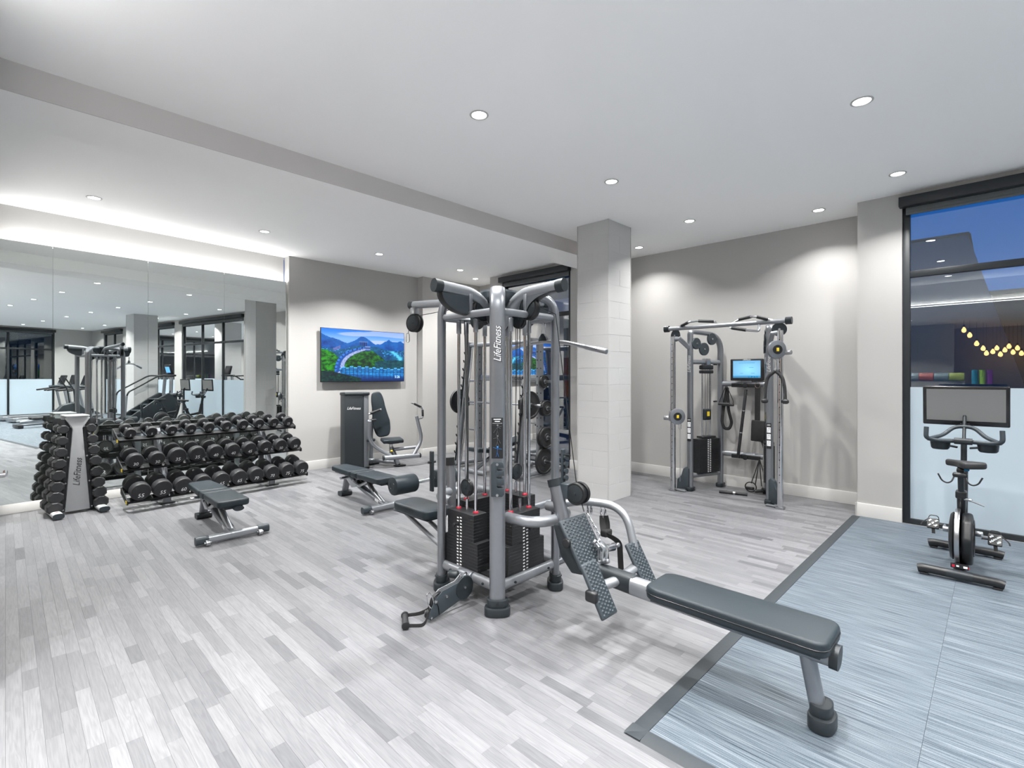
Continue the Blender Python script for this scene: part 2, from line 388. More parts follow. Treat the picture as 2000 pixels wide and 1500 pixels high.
# tiled column
def column(x0, x1, y0, y1):
    o = struct(mbox(MB(), x0 + 0.0018, x1 - 0.0018, y0 + 0.0018, y1 - 0.0018, 0, CZ).obj('column', M_grout))
    th = 0.2; n = int(math.ceil(CZ / th)); cache = {}
    faces = [((x0, y0), (1, 0), x1 - x0), ((x1, y0), (0, 1), y1 - y0), ((x1, y1), (-1, 0), x1 - x0), ((x0, y1), (0, -1), y1 - y0)]
    for fi, (p, dr, L) in enumerate(faces):
        for r in range(n):
            z0 = r * th; z1 = min(CZ, z0 + th)
            cuts = [0, L / 2, L] if (r + fi) % 2 else [0, L]
            for a, c in zip(cuts, cuts[1:]):
                k = (round(c - a, 3), round(z1 - z0, 3))
                if k not in cache:
                    mb = MB(); mb.box((0, 0, 0), (k[0] - 0.0025, 0.012, k[1] - 0.0025), bev=0.0012, seg=1); ob = mb.obj('tile', M_tile, o); cache[k] = ob.data
                else: ob = bpy.data.objects.new('tile', cache[k]); COL.objects.link(ob); ob.parent = o
                m = (a + c) / 2; nx, ny = dr[1], -dr[0]
                ob.location = (p[0] + dr[0] * m - nx * 0.006, p[1] + dr[1] * m - ny * 0.006, (z0 + z1) / 2); ob.rotation_euler = (0, 0, math.atan2(dr[1], dr[0]))
    # slim metal corner beads
    mb = MB()
    for (x, y) in ((x0, y0), (x1, y0), (x1, y1), (x0, y1)): mb.box((x, y, CZ / 2), (0.010, 0.010, CZ), bev=0.002, seg=1)
    mb.obj('corner_bead', M_base, o); return o
column(5.0, 5.5, 3.3, 3.75)
column(4.88, 5.5, -3.0, -2.45)

# ------------------------------------------------------------------ windows
def window(name, y0, y1, muls, frost=True, x=XW, ax='y', z1=3.315, flip=1):
    o = bpy.data.objects.new(name, None); COL.objects.link(o); o['kind'] = 'structure'
    if ax == 'y': M = Matrix(((0, 1, 0, x), (1, 0, 0, 0), (0, 0, 1, 0), (0, 0, 0, 1)))     # local x -> world y, local y -> world x (outwards)
    else: M = Matrix(((1, 0, 0, 0), (0, -1, 0, x), (0, 0, 1, 0), (0, 0, 0, 1)))
    XF[o.name] = Matrix.Identity(4)
    fwd = 0.06
    def bb(a, c, d0, d1, e, f, m, nm, bev=0.003):
        return MB().box(((a + c) / 2, (d0 + d1) / 2, (e + f) / 2), (c - a, d1 - d0, f - e), bev=bev, M=M).obj(nm, m, o)
    bb(y1 - fwd, y1, 0.03, 0.11, 0, z1, M_frame, 'jamb'); bb(y0, y0 + fwd, 0.03, 0.11, 0, z1, M_frame, 'jamb')
    bb(y0 + fwd, y1 - fwd, 0.03, 0.11, 0.0, 0.05, M_frame, 'sill'); bb(y0 + fwd, y1 - fwd, 0.03, 0.11, z1 - 0.05, z1, M_frame, 'head')
    xs = [y0 + fwd] + list(muls) + [y1 - fwd]
    for q in muls: bb(q - 0.03, q + 0.03, 0.035, 0.105, 0.05, z1 - 0.05, M_frame, 'mullion')
    for a, c in zip(xs, xs[1:]):
        a2 = a + (0.03 if a in muls else 0); c2 = c - (0.03 if c in muls else 0)
        bb(a2, c2, 0.04, 0.10, 2.51, 2.575, M_frame, 'transom')
        bb(a2, c2, 0.066, 0.074, 2.575, z1 - 0.05, M_glass, 'glass_pane', 0)
        bb(a2, c2, 0.066, 0.074, 1.39 if frost else 0.05, 2.51, M_glass, 'glass_pane', 0)
        if frost: bb(a2, c2, 0.064, 0.076, 0.05, 1.39, M_frost, 'frosted_pane', 0)
    bb(y0 - 0.01, y1 + 0.02, -0.09, 0.028, 3.215, z1 - 0.003, M_frame, 'blind_cassette', 0.004)
    bb(y0 + 0.03, y1 - 0.03, 0.0, 0.012, 3.165, 3.214, M_blind, 'roller_blind', 0.002)
    bb(y0 + 0.03, y1 - 0.03, -0.006, 0.018, 3.14, 3.165, M_blind, 'hem_bar', 0.004)
    return o
window('window_1', -3.0, 0.70, (-1.77, -0.54))
window('window_2', 4.96, 6.54, (), frost=False)
window('window_3', -4.9, -3.5, ())
window('window_4', -9.4, -7.6, (-8.5,))
window('window_5', 1.3, 5.25, (2.6, 3.95), x=-10.6, ax='x')

# ------------------------------------------------------------------ woven mat
ZM = 0.005
mt = root('woven_mat', (1.86, 1.10, 0), 'blue-grey woven floor mat with dark rubber edging under the exercise bike', 'mat')
MB().prism([(0, 0), (0.075, 0), (0.075, 0.0075), (0.012, 0.0065)], 4.56, Matrix(((0, 0, 1, 1.82 + 2.28), (-1, 0, 0, 1.125), (0, 1, 0, 0), (0, 0, 0, 1)))).obj('edge_strip', M_edge, mt)
MB().prism([(0, 0), (0.075, 0), (0.075, 0.0075), (0.012, 0.0065)], 11.7, Matrix(((1, 0, 0, 1.82), (0, 0, 1, 1.125 - 5.85), (0, 1, 0, 0), (0, 0, 0, 1)))).obj('edge_strip', M_edge, mt)
y = 1.05; rr = random.Random(5)
while y > -10.5:
    y0 = max(y - 0.83, -10.58)
    for (x0, x1) in ((1.895, 4.15), (4.15, 6.40)):
        t = (rr.random(), rr.random(), rr.random()); g = 0.0006
        v = [(x0 + g, y0 + g, ZM), (x1 - g, y0 + g, ZM), (x1 - g, y - g, ZM), (x0 + g, y - g, ZM), (x0, y0, 0), (x1, y0, 0), (x1, y, 0), (x0, y, 0)]
        v = [(a - 1.86, c - 1.10, e) for a, c, e in v]
        pyobj('mat_tile', v, PF, M_weave, mt, [t] * 5)
    y = y0

# ------------------------------------------------------------------ mirror and its LED lines
Mm = Matrix.Translation(MP) @ Matrix.Rotation(DEL, 4, 'Z'); MT = 2.965; MBt = 0.125
seams = [0.016, 0.92, 1.82, 2.72, 3.14]
mnames = ['tall wall mirror panel at the right end beside the television wall', 'tall wall mirror panel second from the right, behind the dumbbell rack', 'tall wall mirror panel third from the right, near the dumbbell tower', 'narrow wall mirror panel at the far left end']
for i in range(4):
    tag(mirror_box(MB(), seams[i] + 0.0012, seams[i + 1] - 0.0012, 0, 0.006, MBt, MT).obj('mirror_panel', M_mirror, smooth=False), mnames[i], 'mirror', 'wall mirror panels')
led = mirror_box(MB(), 0.01, 3.12, 0.030, 0.040, MT - 0.012, MT - 0.004).obj('led_strip', M_led); tag(led, 'glowing LED strip along the top edge of the mirror wall', 'light')
led2 = mirror_box(MB(), 0.01, 3.12, 0.012, 0.020, MBt + 0.004, MBt + 0.03).obj('led_strip', M_led); tag(led2, 'glowing LED strip along the bottom edge of the mirror wall', 'light')
def area(name, p, d, size, sy, power, parent=None, spread=180, shape='RECTANGLE', col=(1, 1, 1), xdir=None):
    l = bpy.data.lights.new(name, 'AREA'); l.shape = shape; l.size = size; l.size_y = sy; l.energy = power; l.spread = R(spread); l.color = col
    o = bpy.data.objects.new(name, l); COL.objects.link(o); M = zto(p, -V(d), xdir)
    o.matrix_world = M
    return o
c = Mm @ V((-1.56, 0.035, MT)); area('led_light', c, (0, 0, 1), 3.1, 0.025, COVE_W, col=(1, 0.99, 0.98), xdir=MD)
c = Mm @ V((-1.56, 0.022, MBt)); area('led_light', c, (0, 0, -1), 3.1, 0.02, COVE_W * 0.16, col=(1, 0.97, 0.93), xdir=MD)

# ------------------------------------------------------------------ downlights
def onth(i): return ['first', 'second', 'third', 'fourth', 'fifth', 'sixth', 'seventh', 'eighth'][i]
pr_t = MB().lathe([(0.050, 0.0), (0.066, 0.0), (0.068, -0.003), (0.066, -0.006), (0.054, -0.006), (0.050, 0.0)], Matrix.Identity(4), 28).obj('trim_ring', M_base)
pr_l = MB().lathe([(0, 0.0), (0.0505, 0.0), (0.0505, -0.002), (0, -0.002)], Matrix.Identity(4), 28).obj('lens', M_lamp)
tm, lm = pr_t.data, pr_l.data; bpy.data.objects.remove(pr_t); bpy.data.objects.remove(pr_l)
ldat = bpy.data.lights.new('downlight_beam', 'AREA'); ldat.shape = 'DISK'; ldat.size = 0.085; ldat.energy = DOWN_W; ldat.spread = R(125); ldat.color = (1.0, 0.985, 0.965)
LD = {}
def downlight(x, y, label, z=CZ, dim=1.0):
    r = root('downlight', (x, y, z), label, 'light', group='recessed downlights')
    for n, d in (('trim_ring', tm), ('lens', lm)):
        o = bpy.data.objects.new(n, d); COL.objects.link(o); o.parent = r
    if dim not in LD: LD[dim] = ldat.copy(); LD[dim].energy = DOWN_W * dim
    o = bpy.data.objects.new('beam', LD[dim]); COL.objects.link(o); o.parent = r; o.location = (0, 0, -0.012)
xs = [0.70, 2.37, 4.07, 5.76]; ys = [2.65, 0.66, -1.25, -3.15, -5.1, -7.3, -9.4]
for j, y in enumerate(ys):
    for i, x in enumerate(xs):
        downlight(x, y, 'recessed white downlight, %s row from the ceiling beam, %s from the window wall' % (onth(j), onth(3 - i)), dim=(1.25 if j > 2 else (1.12, 1.0, 0.82, 0.53)[i] * (0.86 if j == 1 and i < 2 else 1)))
for i, x in enumerate((0.65, 2.34, 4.0, 5.6)): downlight(x, 6.76, 'recessed white downlight beyond the beam near the mirror wall, %s from the left' % onth(i), dim=(1.75, 1.6, 1.4, 0.75)[i])
downlight(6.40, 1.44, 'recessed white downlight in the alcove ceiling right of the cable machine', dim=0.4); downlight(6.43, 3.72, 'recessed white downlight in the alcove ceiling just right of the tiled column', dim=0.34)
downlight(6.3, 7.15, 'recessed white downlight in the far corner beyond the window by the smith machine', dim=0.35)
for i, (x, y) in enumerate(((-1.4, 1.6), (-1.4, -0.6), (-1.4, -2.8), (-3.2, 1.6), (-3.2, -2.8))): downlight(x, y, 'added recessed downlight in the dropped lounge ceiling, %s of five' % onth(i), 2.928, 2.4)  # extra lounge lamps out of view, added to lift the ambient light

# ------------------------------------------------------------------ multi gym (four stations around a square of posts)
GX, GY, HS = 2.453, 2.537, 0.285
gym = root('multi_gym', (GX, GY, 0), 'large silver four-station cable multi gym in the middle of the floor', 'gym machine')
def P(r, t, z, k):            # point at distance r outwards and t sideways for station k: 0 = -y (row), 1 = -x (low pulley), 2 = +y (pulldown), 3 = +x (lat bar)
    d = [(0, -1), (-1, 0), (0, 1), (1, 0)][k]; s = (-d[1], d[0])
    return V((GX + d[0] * r + s[0] * t, GY + d[1] * r + s[1] * t, z))
def D(r, t, z, k): return P(r, t, z, k) - V((GX, GY, 0))

for (a, b_) in ((-1, -1), (-1, 1), (1, 1), (1, -1)):
    rad = V((a, b_, 0)).normalized(); tan = V((-rad.y, rad.x, 0)); c = V((GX, GY, 0)); rr_ = HS * math.sqrt(2)
    post = MB().tube([c + rad * rr_ + V((0, 0, 0.03)), c + rad * rr_ + V((0, 0, 2.065)), c + rad * 0.10 + V((0, 0, 2.065))], 0.050, 0.029, fil=0.16, n=20, side=tan, seg=10, square=2.6).obj('post', M_silver, gym)
    M = Matrix((tan, -rad, V((0, 0, 1)))).transposed().to_4x4(); M.translation = c + rad * rr_
    ft = MB()
    def ell(w, h, n=28): return [(w * math.copysign(abs(math.cos(2 * math.pi * i / n)) ** 0.75, math.cos(2 * math.pi * i / n)), h * math.copysign(abs(math.sin(2 * math.pi * i / n)) ** 0.75, math.sin(2 * math.pi * i / n))) for i in range(n)]
    ft.prism(ell(0.082, 0.056), 0.055, M @ Matrix.Translation((0, 0, 0.0275)), bev=0.008)
    ft.prism(ell(0.066, 0.042), 0.05, M @ Matrix.Translation((0, 0, 0.078)), bev=0.006)
    fo = ft.obj('foot', M_dark, post)
    MB().cyl(c + rad * (rr_ + 0.040) + V((0, 0, 0.085)), c + rad * (rr_ + 0.047) + V((0, 0, 0.085)), 0.008).obj('bolt', M_black, fo)

# hub, rails
hb = MB().lathe([(0, 1.93), (0.07, 1.93), (0.10, 2.00), (0.135, 2.085), (0.13, 2.10), (0, 2.10)], Matrix.Translation((GX, GY, 0)), 12).obj('hub', M_mid, gym)
for k in range(4):
    MB().tube([P(HS, -HS + 0.02, 1.913, k), P(HS, HS - 0.02, 1.913, k)], 0.024, 0.024, fil=0, n=14).obj('top_rail', M_silver2, gym)
    MB().tube([P(HS, -HS + 0.02, 0.172, k), P(HS, HS - 0.02, 0.172, k)], 0.026, 0.034, fil=0, n=14).obj('bottom_rail', M_silver2, gym)
    MB().box(P(HS - 0.07, 0, 0.192, k), (0.06 + 0.40 * (k % 2 == 0), 0.06 + 0.40 * (k % 2 == 1), 0.012), bev=0.003).obj('stack_tray', M_black, gym)
    for t in (-0.05, 0.06): MB().cyl(P(HS + 0.024, t * 3, 0.172, k), P(HS + 0.034, t * 3, 0.172, k), 0.008, n=10).obj('bolt', M_dark, gym)

# arms
def arm(k, L, zt, r, cap=True):
    pts = [P(0.03, 0, 1.86, k), P(0.19, 0, 2.055, k), P(L, 0, zt, k)]
    a = MB().tube(pts, r, r * 1.22, fil=0.16, n=18, side=D(0, 1, 0, k), seg=8).obj('arm', M_silver2, gym)
    if cap:
        d = (P(L, 0, zt, k) - P(0.19, 0, 2.055, k)).normalized()
        MB().tube([P(L, 0, zt, k) - d * 0.035, P(L, 0, zt, k) + d * 0.022], r * 1.05, r * 1.28, fil=0, n=20, side=D(0, 1, 0, k)).obj('end_cap', M_dark, a)
    return a
arm(0, 0.575, 2.075, 0.034); arm(1, 0.545, 2.075, 0.034); arm(3, 0.50, 2.075, 0.034)
arm(2, 1.08, 2.115, 0.026)

def wheel(c, ax, r, w=0.018, m=M_black, hub=True):
    ax = V(ax).normalized(); c = V(c); mb = MB()
    mb.lathe([(0, -w), (r - 0.004, -w), (r, -w + 0.004), (r, -w * 0.55), (r * 0.90, -w * 0.1), (r * 0.90, w * 0.1), (r, w * 0.55), (r, w - 0.004), (r - 0.004, w), (0, w)], zto(c, ax), 32)
    o = mb.obj('pulley', m, gym)
    hubm = MB()
    for s in (-1, 1):
        hubm.cyl(c + ax * s * w * 0.9, c + ax * s * (w + 0.003), r * 0.78, n=28, bev=0.002); hubm.cyl(c + ax * s * w, c + ax * s * (w + 0.008), 0.009, n=12)
    hubm.obj('hub_cap', M_dark, o); return o
def cable(pts, r=0.0028): return MB().tube(pts, r, fil=0, n=6).obj('cable', M_black, gym)

for k in range(4):
    sd = D(0, 1, 0, k)
    wheel(P(0.30 if k in (0, 3) else 0.16, 0.0, 1.955, k), sd, 0.082)
    wheel(P(0.12, 0.09, 1.905, k), sd, 0.070, 0.014)
    # struts between arm and rail
    for s in (-0.028, 0.028): MB().box(P(HS, s, 1.975, k), (0.012 + 0.016 * (k % 2), 0.028 - 0.016 * (k % 2), 0.15), bev=0.003).obj('strut', M_silver, gym)
    # weight stack
    off = -0.095 if k == 1 else (0.0 if k == 0 else 0.03)
    rs = HS - 0.075
    st = MB(); ztop = {0: 0.575, 1: 0.545, 2: 0.60, 3: 0.62}[k]; n1 = 9; n2 = int((ztop - 0.39) / 0.021)
    def plate(w, dpt, z, h): st.box(P(rs, off, z + h / 2, k), (w, dpt, h) if k % 2 == 0 else (dpt, w, h), bev=0.0009, seg=1)
    for i in range(n1): plate(0.355, 0.125, 0.198 + i * 0.0213, 0.0212)
    for i in range(n2): plate(0.275, 0.122, 0.39 + i * 0.0213, 0.0212)
    zt = 0.39 + n2 * 0.0213; plate(0.275, 0.122, zt, 0.03)
    so = st.obj('weight_stack', M_weight, gym)
    lb = MB()
    for i in range(n1 + n2):
        z = 0.2083 + i * 0.0213 + (0.0 if i < n1 else 0.0003)
        for s in (-0.016, 0.016): lb.box(P(rs + 0.0632 - (0.0015 if i >= n1 else 0), off + s - 0.01, z + 0.004 * (s > 0), k), (0.017, 0.0012, 0.0085) if k % 2 == 0 else (0.0012, 0.017, 0.0085))
    lb.obj('weight_number', M_white, so, kind='stuff')
    MB().cyl(P(rs, off, zt + 0.03, k), P(rs, off, zt + 0.11, k), 0.011, n=12).obj('selector_stem', M_chrome, so)
    MB().cyl(P(rs + 0.055, off - 0.010, 0.49, k), P(rs + 0.10, off - 0.010, 0.49, k), 0.007, n=10).cyl(P(rs + 0.095, off - 0.010, 0.49, k), P(rs + 0.115, off - 0.010, 0.49, k), 0.013, n=12, bev=0.003).obj('selector_pin', M_black, so)
    for s in (-0.09, 0.09):
        g = MB().cyl(P(rs, off + s, 0.20, k), P(rs, off + s, 1.895, k), 0.0115, n=14).obj('guide_rod', M_chrome, gym)
        MB().lathe([(0, 0), (0.019, 0), (0.019, 0.006), (0.013, 0.014), (0, 0.014)], Matrix.Translation(P(rs, off + s, zt + 0.03, k)), 16).obj('bumper', M_red, g)
        MB().cyl(P(rs, off + s, 1.80, k), P(rs, off + s, 1.89, k), 0.0175, n=14, bev=0.003).obj('collar', M_silver2, g)
    wz = {0: 1.30, 1: zt + 0.19, 2: 1.05, 3: zt + 0.19}[k]
    if k in (1, 3):
        wheel(P(rs, off, wz, k), D(1, 0, 0, k) if k == 1 else sd, 0.060, 0.014)
    cable([P(rs, off, zt + 0.1, k), P(rs, off, 1.87, k)])
    cable([P(rs + 0.03, off + 0.045, zt + 0.16, k), P(rs + 0.05, off + 0.03, 1.88, k)])

# guards at the arm ends (curved plates with a black rubber edge)
def guard(k, bulge):
    pts2 = []
    for i in range(13):
        t = i / 12
        if bulge: r = 0.52 - 0.235 * (1 - math.cos(t * math.pi / 2)); z = 2.035 - 0.125 * math.sin(t * math.pi / 2)
        else: r = 0.545 - 0.255 * math.sin(t * math.pi / 2) ** 0.8; z = 2.04 - 0.13 * (1 - math.cos(t * math.pi / 2)) ** 0.9
        pts2.append((r, z))
    outl = pts2 + [(0.285, 2.03)]
    s = D(0, 1, 0, k); o_ = D(1, 0, 0, k)
    for e in (-1, 1):
        M = Matrix((o_, V((0, 0, 1)), o_.cross(V((0, 0, 1))))).transposed().to_4x4(); M.translation = V((GX, GY, 0)) + s * (0.026 * e)
        MB().prism(outl, 0.004, M).obj('guard_plate', M_mid if bulge else M_silver, gym)
    MB().tube([P(r, 0, z, k) for r, z in pts2], 0.030, 0.006, fil=0, n=8, side=s).obj('guard_edge', M_black, gym)
guard(1, True); guard(0, False); guard(3, True)

# placard, accessory holder and lettering on the front post
c = V((GX, GY, 0)); rad = V((-1, -1, 0)).normalized(); tan = V((1, -1, 0)).normalized(); fp = c + rad * (HS * math.sqrt(2) + 0.0295)
Mf = Matrix((tan, V((0, 0, 1)), rad)).transposed().to_4x4(); Mf.translation = fp
pl = MB().box((0, 1.115, 0.0015), (0.072, 0.255, 0.003), bev=0.001, M=Mf).obj('instruction_placard', M_black, gym)
t = MB()
for i, (wd, y) in enumerate(((0.046, 1.232), (0.032, 1.219), (0.06, 1.207))): t.box((0, y, 0.0034), (wd, 0.005 if i < 2 else 0.001, 0.0006), M=Mf)
t.obj('printed_heading', M_white, pl)
def figure(y, col, arms):
    g = MB(); g.cyl(Mf @ V((0.002, y + 0.030, 0.0034)), Mf @ V((0.002, y + 0.030, 0.0040)), 0.0055, n=10)
    def ln(a, b2, w): g.tube([Mf @ V((a[0], y + a[1], 0.0037)), Mf @ V((b2[0], y + b2[1], 0.0037))], w, 0.0006, fil=0, n=6)
    ln((0.002, 0.024), (0.0, -0.006), 0.0055); ln((0, -0.006), (-0.008, -0.032), 0.0032); ln((0, -0.006), (0.009, -0.032), 0.0032)
    for a in arms: ln((0.002, 0.019), a, 0.0024)
    g.obj('printed_figure', col, pl)
figure(1.165, M_silver2, ((0.026, 0.022), (0.022, 0.008), (-0.024, -0.018))); figure(1.098, M_silver2, ((0.02, -0.016), (-0.026, 0.014))); figure(1.030, M_blue, ((0.028, 0.016), (-0.026, 0.026)))
ah = MB().prism([(-0.040, -0.105), (0.030, -0.105), (0.040, -0.09), (0.040, -0.052), (0.004, -0.052), (-0.006, -0.044), (0.004, -0.034), (0.040, -0.034), (0.040, 0.006), (0.004, 0.006), (-0.006, 0.014), (0.004, 0.024), (0.040, 0.024), (0.040, 0.055), (0.004, 0.055), (-0.006, 0.064), (0.004, 0.074), (0.040, 0.074), (0.034, 0.102), (0.024, 0.11), (-0.022, 0.11), (-0.04, 0.095)], 0.032, Mf @ Matrix.Translation((0.002, 0.86, 0.016)), bev=0.003).obj('accessory_holder', M_mid, gym)
MB().cyl(Mf @ V((0.0, 0.955, 0.031)), Mf @ V((0.0, 0.955, 0.035)), 0.008, n=14).cyl(Mf @ V((0.0, 0.765, 0.031)), Mf @ V((0.0, 0.765, 0.035)), 0.008, n=14).obj('screw', M_steel, ah)
Mv = Mf @ Matrix.Translation((0.003, 1.70, 0.0010)) @ Matrix.Rotation(R(90), 4, 'Z')
MB().text('LifeFitness', 0.066, Mv @ Matrix.Translation((0, -0.004, 0)) , 0.0006, 0.35, 0.82).obj('lettering_outline', M_black, gym)  # black printed outline behind the white letters
MB().text('LifeFitness', 0.064, Mv @ Matrix.Translation((0.001, 0, 0.0012)), 0.0006, 0.35, 0.82).obj('lettering', M_white, gym)

# low row station (k = 0)
RX = 2.425
rp_ = MB().tube([(GX, 2.02, 0.83), (GX, 1.905, 0.45), (GX, 1.70, 0.345), (RX, 1.36, 0.345)], 0.036, 0.045, fil=[0.2, 0.15], n=16, side=(1, 0, 0), seg=10).obj('row_post', M_silver, gym)
MB().tube([(GX, 2.012, 0.80), (GX, 2.026, 0.845)], 0.040, 0.050, fil=0, n=16, side=(1, 0, 0)).obj('end_cap', M_dark, rp_)
MB().tube([P(HS, -0.20, 0.597, 0), P(HS + 0.20, -0.19, 0.597, 0), P(HS + 0.28, 0.0, 0.597, 0), P(HS + 0.20, 0.19, 0.597, 0), P(HS, 0.20, 0.597, 0)], 0.034, 0.030, fil=0.14, n=14, side=(0, 0, 1), seg=8).obj('bumper_bar', M_silver2, gym)
MB().tube([P(HS, -0.20, 0.60, 2), P(HS + 0.18, -0.19, 0.60, 2), P(HS + 0.26, 0.0, 0.60, 2), P(HS + 0.18, 0.19, 0.60, 2), P(HS, 0.20, 0.60, 2)], 0.034, 0.030, fil=0.14, n=14, side=(0, 0, 1), seg=8).obj('bumper_bar', M_silver2, gym)
for dx in (-0.016, 0.030): wheel((GX + 0.035 + dx, 1.868, 0.772), (1, 0.12, 0), 0.069, 0.011)
MB().box((GX + 0.03, 1.95, 0.78), (0.075, 0.07, 0.09), bev=0.006).obj('wheel_bracket', M_mid, rp_)
rl = MB().tube([(GX, 1.72, 0.345), (RX + 0.012, 1.43, 0.345)], 0.046, 0.052, fil=0, n=16, side=(1, 0, 0), square=3.2).obj('rail_cover', M_dark, gym)
MB().tube([(RX, 1.44, 0.345), (RX, 0.49, 0.335)], 0.042, 0.048, fil=0, n=16, side=(1, 0, 0), square=3.2).obj('rail', M_silver2, gym)
def pad(name, x0, x1, y0, y1, zt, th, rc, m=M_pad, parent=None, bev=0.016, ends=1.0):
    n = 6; out = []
    for (cx_, cy_, a0) in ((x1 - rc, y1 - rc * ends, 0), (x0 + rc, y1 - rc * ends, 90), (x0 + rc, y0 + rc, 180), (x1 - rc, y0 + rc, 270)):
        for i in range(n + 1):
            a = R(a0 + 90 * i / n); e = ends if a0 < 180 else 1.0
            out.append((cx_ + rc * math.cos(a), cy_ + rc * e * math.sin(a)))
    return MB().prism(out, th, Matrix.Translation((0, 0, zt - th / 2)), bev=bev, seg=4).obj(name, m, parent)
sp = pad('seat_pad', 2.285, 2.565, 0.485, 1.305, 0.425, 0.068, 0.055, parent=gym, ends=1.6)
def piping(x0, x1, y0, y1, z, rc, parent, e=1.6):
    pts = []
    for (cx_, cy_, a0) in ((x1 - rc, y1 - rc * e, 0), (x0 + rc, y1 - rc * e, 90), (x0 + rc, y0 + rc, 180), (x1 - rc, y0 + rc, 270)):
        for i in range(7):
            a = R(a0 + 15 * i); q = e if a0 < 180 else 1.0; pts.append((cx_ + (rc + 0.001) * math.cos(a), cy_ + (rc * q + 0.001) * math.sin(a), z))
    MB().tube(pts, 0.0022, fil=0, n=6, closed=True).obj('piping', M_black, parent)
piping(2.285, 2.565, 0.485, 1.305, 0.392, 0.055, sp)
MB().box((RX, 0.895, 0.352), (0.225, 0.76, 0.012), bev=0.004).obj('seat_plate', M_mid, sp)
lg = MB().tube([(RX, 0.60, 0.36), (RX + 0.012, 0.545, 0.05)], 0.038, 0.030, fil=0, n=20, side=(1, 0, 0), square=2.6).obj('row_leg', M_silver, gym)
MB().prism(ell(0.072, 0.052), 0.062, Matrix.Translation((RX + 0.014, 0.535, 0.036)), bev=0.010).prism(ell(0.056, 0.042), 0.05, Matrix.Translation((RX + 0.013, 0.538, 0.088)), bev=0.006).obj('foot', M_dark, lg)
MB().tube([(RX, 0.50, 0.33), (RX, 0.468, 0.328)], 0.047, 0.050, fil=0, n=18, side=(1, 0, 0), square=2.6).obj('rail_end_cap', M_dark, gym)
def dimple_plate(cx_, y0, z0, y1, z1, w, name, nx, nz):
    a = V((cx_, y0, z0)); b2 = V((cx_, y1, z1)); up = (b2 - a); L = up.length; up.normalize(); nr = V((1, 0, 0)).cross(up).normalized()
    M = Matrix((V((1, 0, 0)), up, nr)).transposed().to_4x4(); M.translation = (a + b2) / 2
    o = MB().box((0, 0, -0.012), (w, L, 0.024), bev=0.010, seg=3, M=M).obj(name, M_mid, gym)
    d = MB()
    for i in range(nx):
        for j in range(nz):
            x = (i - (nx - 1) / 2) * (w - 0.02) / nx; y = (j - (nz - 1) / 2) * (L - 0.02) / nz + (0.006 if i % 2 else -0.003)
            if abs(y) < L / 2 - 0.012: d.lathe([(0.0085, 0), (0.007, 0.0022), (0.004, 0.0040), (0, 0.0045)], M @ Matrix.Translation((x, y, 0)), 8)
    d.obj('grip_studs', M_mid, o, kind='stuff'); return o
for s, cxx in ((-1, 2.235), (1, 2.69)):
    fpo = dimple_plate(cxx, 1.455, 0.235, 1.60, 0.487, 0.138, 'foot_plate', 6, 12)
    MB().tube([(cxx, 1.565, 0.35), (RX, 1.535, 0.345)], 0.026, 0.032, fil=0, n=12, side=(0, 0, 1)).obj('plate_arm', M_silver2, fpo)
MB().box((2.170, 1.535, 0.335), (0.04, 0.07, 0.06), bev=0.014, seg=3).obj('plate_pivot_knob', M_black, gym)
dimple_plate(2.425, 1.69, 0.395, 1.855, 0.645, 0.255, 'shin_plate', 11, 12)
MB().prism([(0.0, 0.0), (0.0, 0.02), (0.155, 0.255), (0.22, 0.25), (0.16, 0.07), (0.08, -0.01)], 0.215, Matrix(((0, 0, 1, 2.425), (1, 0, 0, 1.705), (0, 1, 0, 0.355), (0, 0, 0, 1))), bev=0.01).obj('plate_shroud', M_dark, gym)
MB().cyl((2.27, 1.79, 0.53), (2.295, 1.79, 0.53), 0.026, n=20, bev=0.006).obj('adjust_knob', M_black, gym)
hr = MB().tube([(2.47, 2.03, 0.675), (2.66, 1.96, 0.68), (2.735, 1.68, 0.68), (2.705, 1.585, 0.40)], 0.0255, fil=[0.12, 0.14], n=16, seg=10).obj('accessory_rail', M_silver2, gym)
hk = []
for i, (x, y) in enumerate(((2.662, 1.915), (2.672, 1.895), (2.695, 1.835), (2.703, 1.81))):
    z0 = 0.655
    h = MB().tube([(x, y, z0 + 0.006), (x - 0.016, y - 0.008, z0 - 0.03), (x, y - 0.002, z0 - 0.058), (x + 0.018, y + 0.004, z0 - 0.034), (x + 0.016, y + 0.004, z0 - 0.016)], 0.0038, fil=0.018, n=8)
    h.obj('hook', M_chrome, gym)
MB().cyl((2.66, 1.915, 0.652), (2.66, 1.915, 0.662), 0.004, n=8).obj('bolt', M_dark, gym)
cable([P(0.50, 0.03, 1.90, 0) , (2.50, 1.885, 0.835)], 0.0032)
cable([P(0.30, 0.02, 1.99, 0), P(0.50, 0.03, 1.90, 0)])

# low pulley arm on the left face (k = 1)
MB().cyl((2.155, 2.47, 0.172), (2.155, 2.60, 0.172), 0.040, n=20, bev=0.006).obj('pivot_sleeve', M_silver, gym)
MB().cyl((2.09, 2.545, 0.19), (2.06, 2.60, 0.19), 0.026, n=18, bev=0.006).obj('pull_knob', M_dark, gym)
MB().tube([(2.14, 2.515, 0.19), (2.10, 2.49, 0.195), (2.085, 2.48, 0.14)], 0.016, fil=0.03, n=10).obj('pivot_arm', M_steel, gym)
oa = [(2.150, 0.130), (2.140, 0.175), (2.110, 0.205), (2.075, 0.212), (2.03, 0.180), (1.90, 0.165), (1.845, 0.125), (1.800, 0.060), (1.79, 0.030), (1.81, 0.014), (1.90, 0.030), (2.03, 0.062), (2.10, 0.058), (2.14, 0.085)]
MXZ = Matrix(((1, 0, 0, 0), (0, 0, -1, 2.487), (0, 1, 0, 0), (0, 0, 0, 1)))
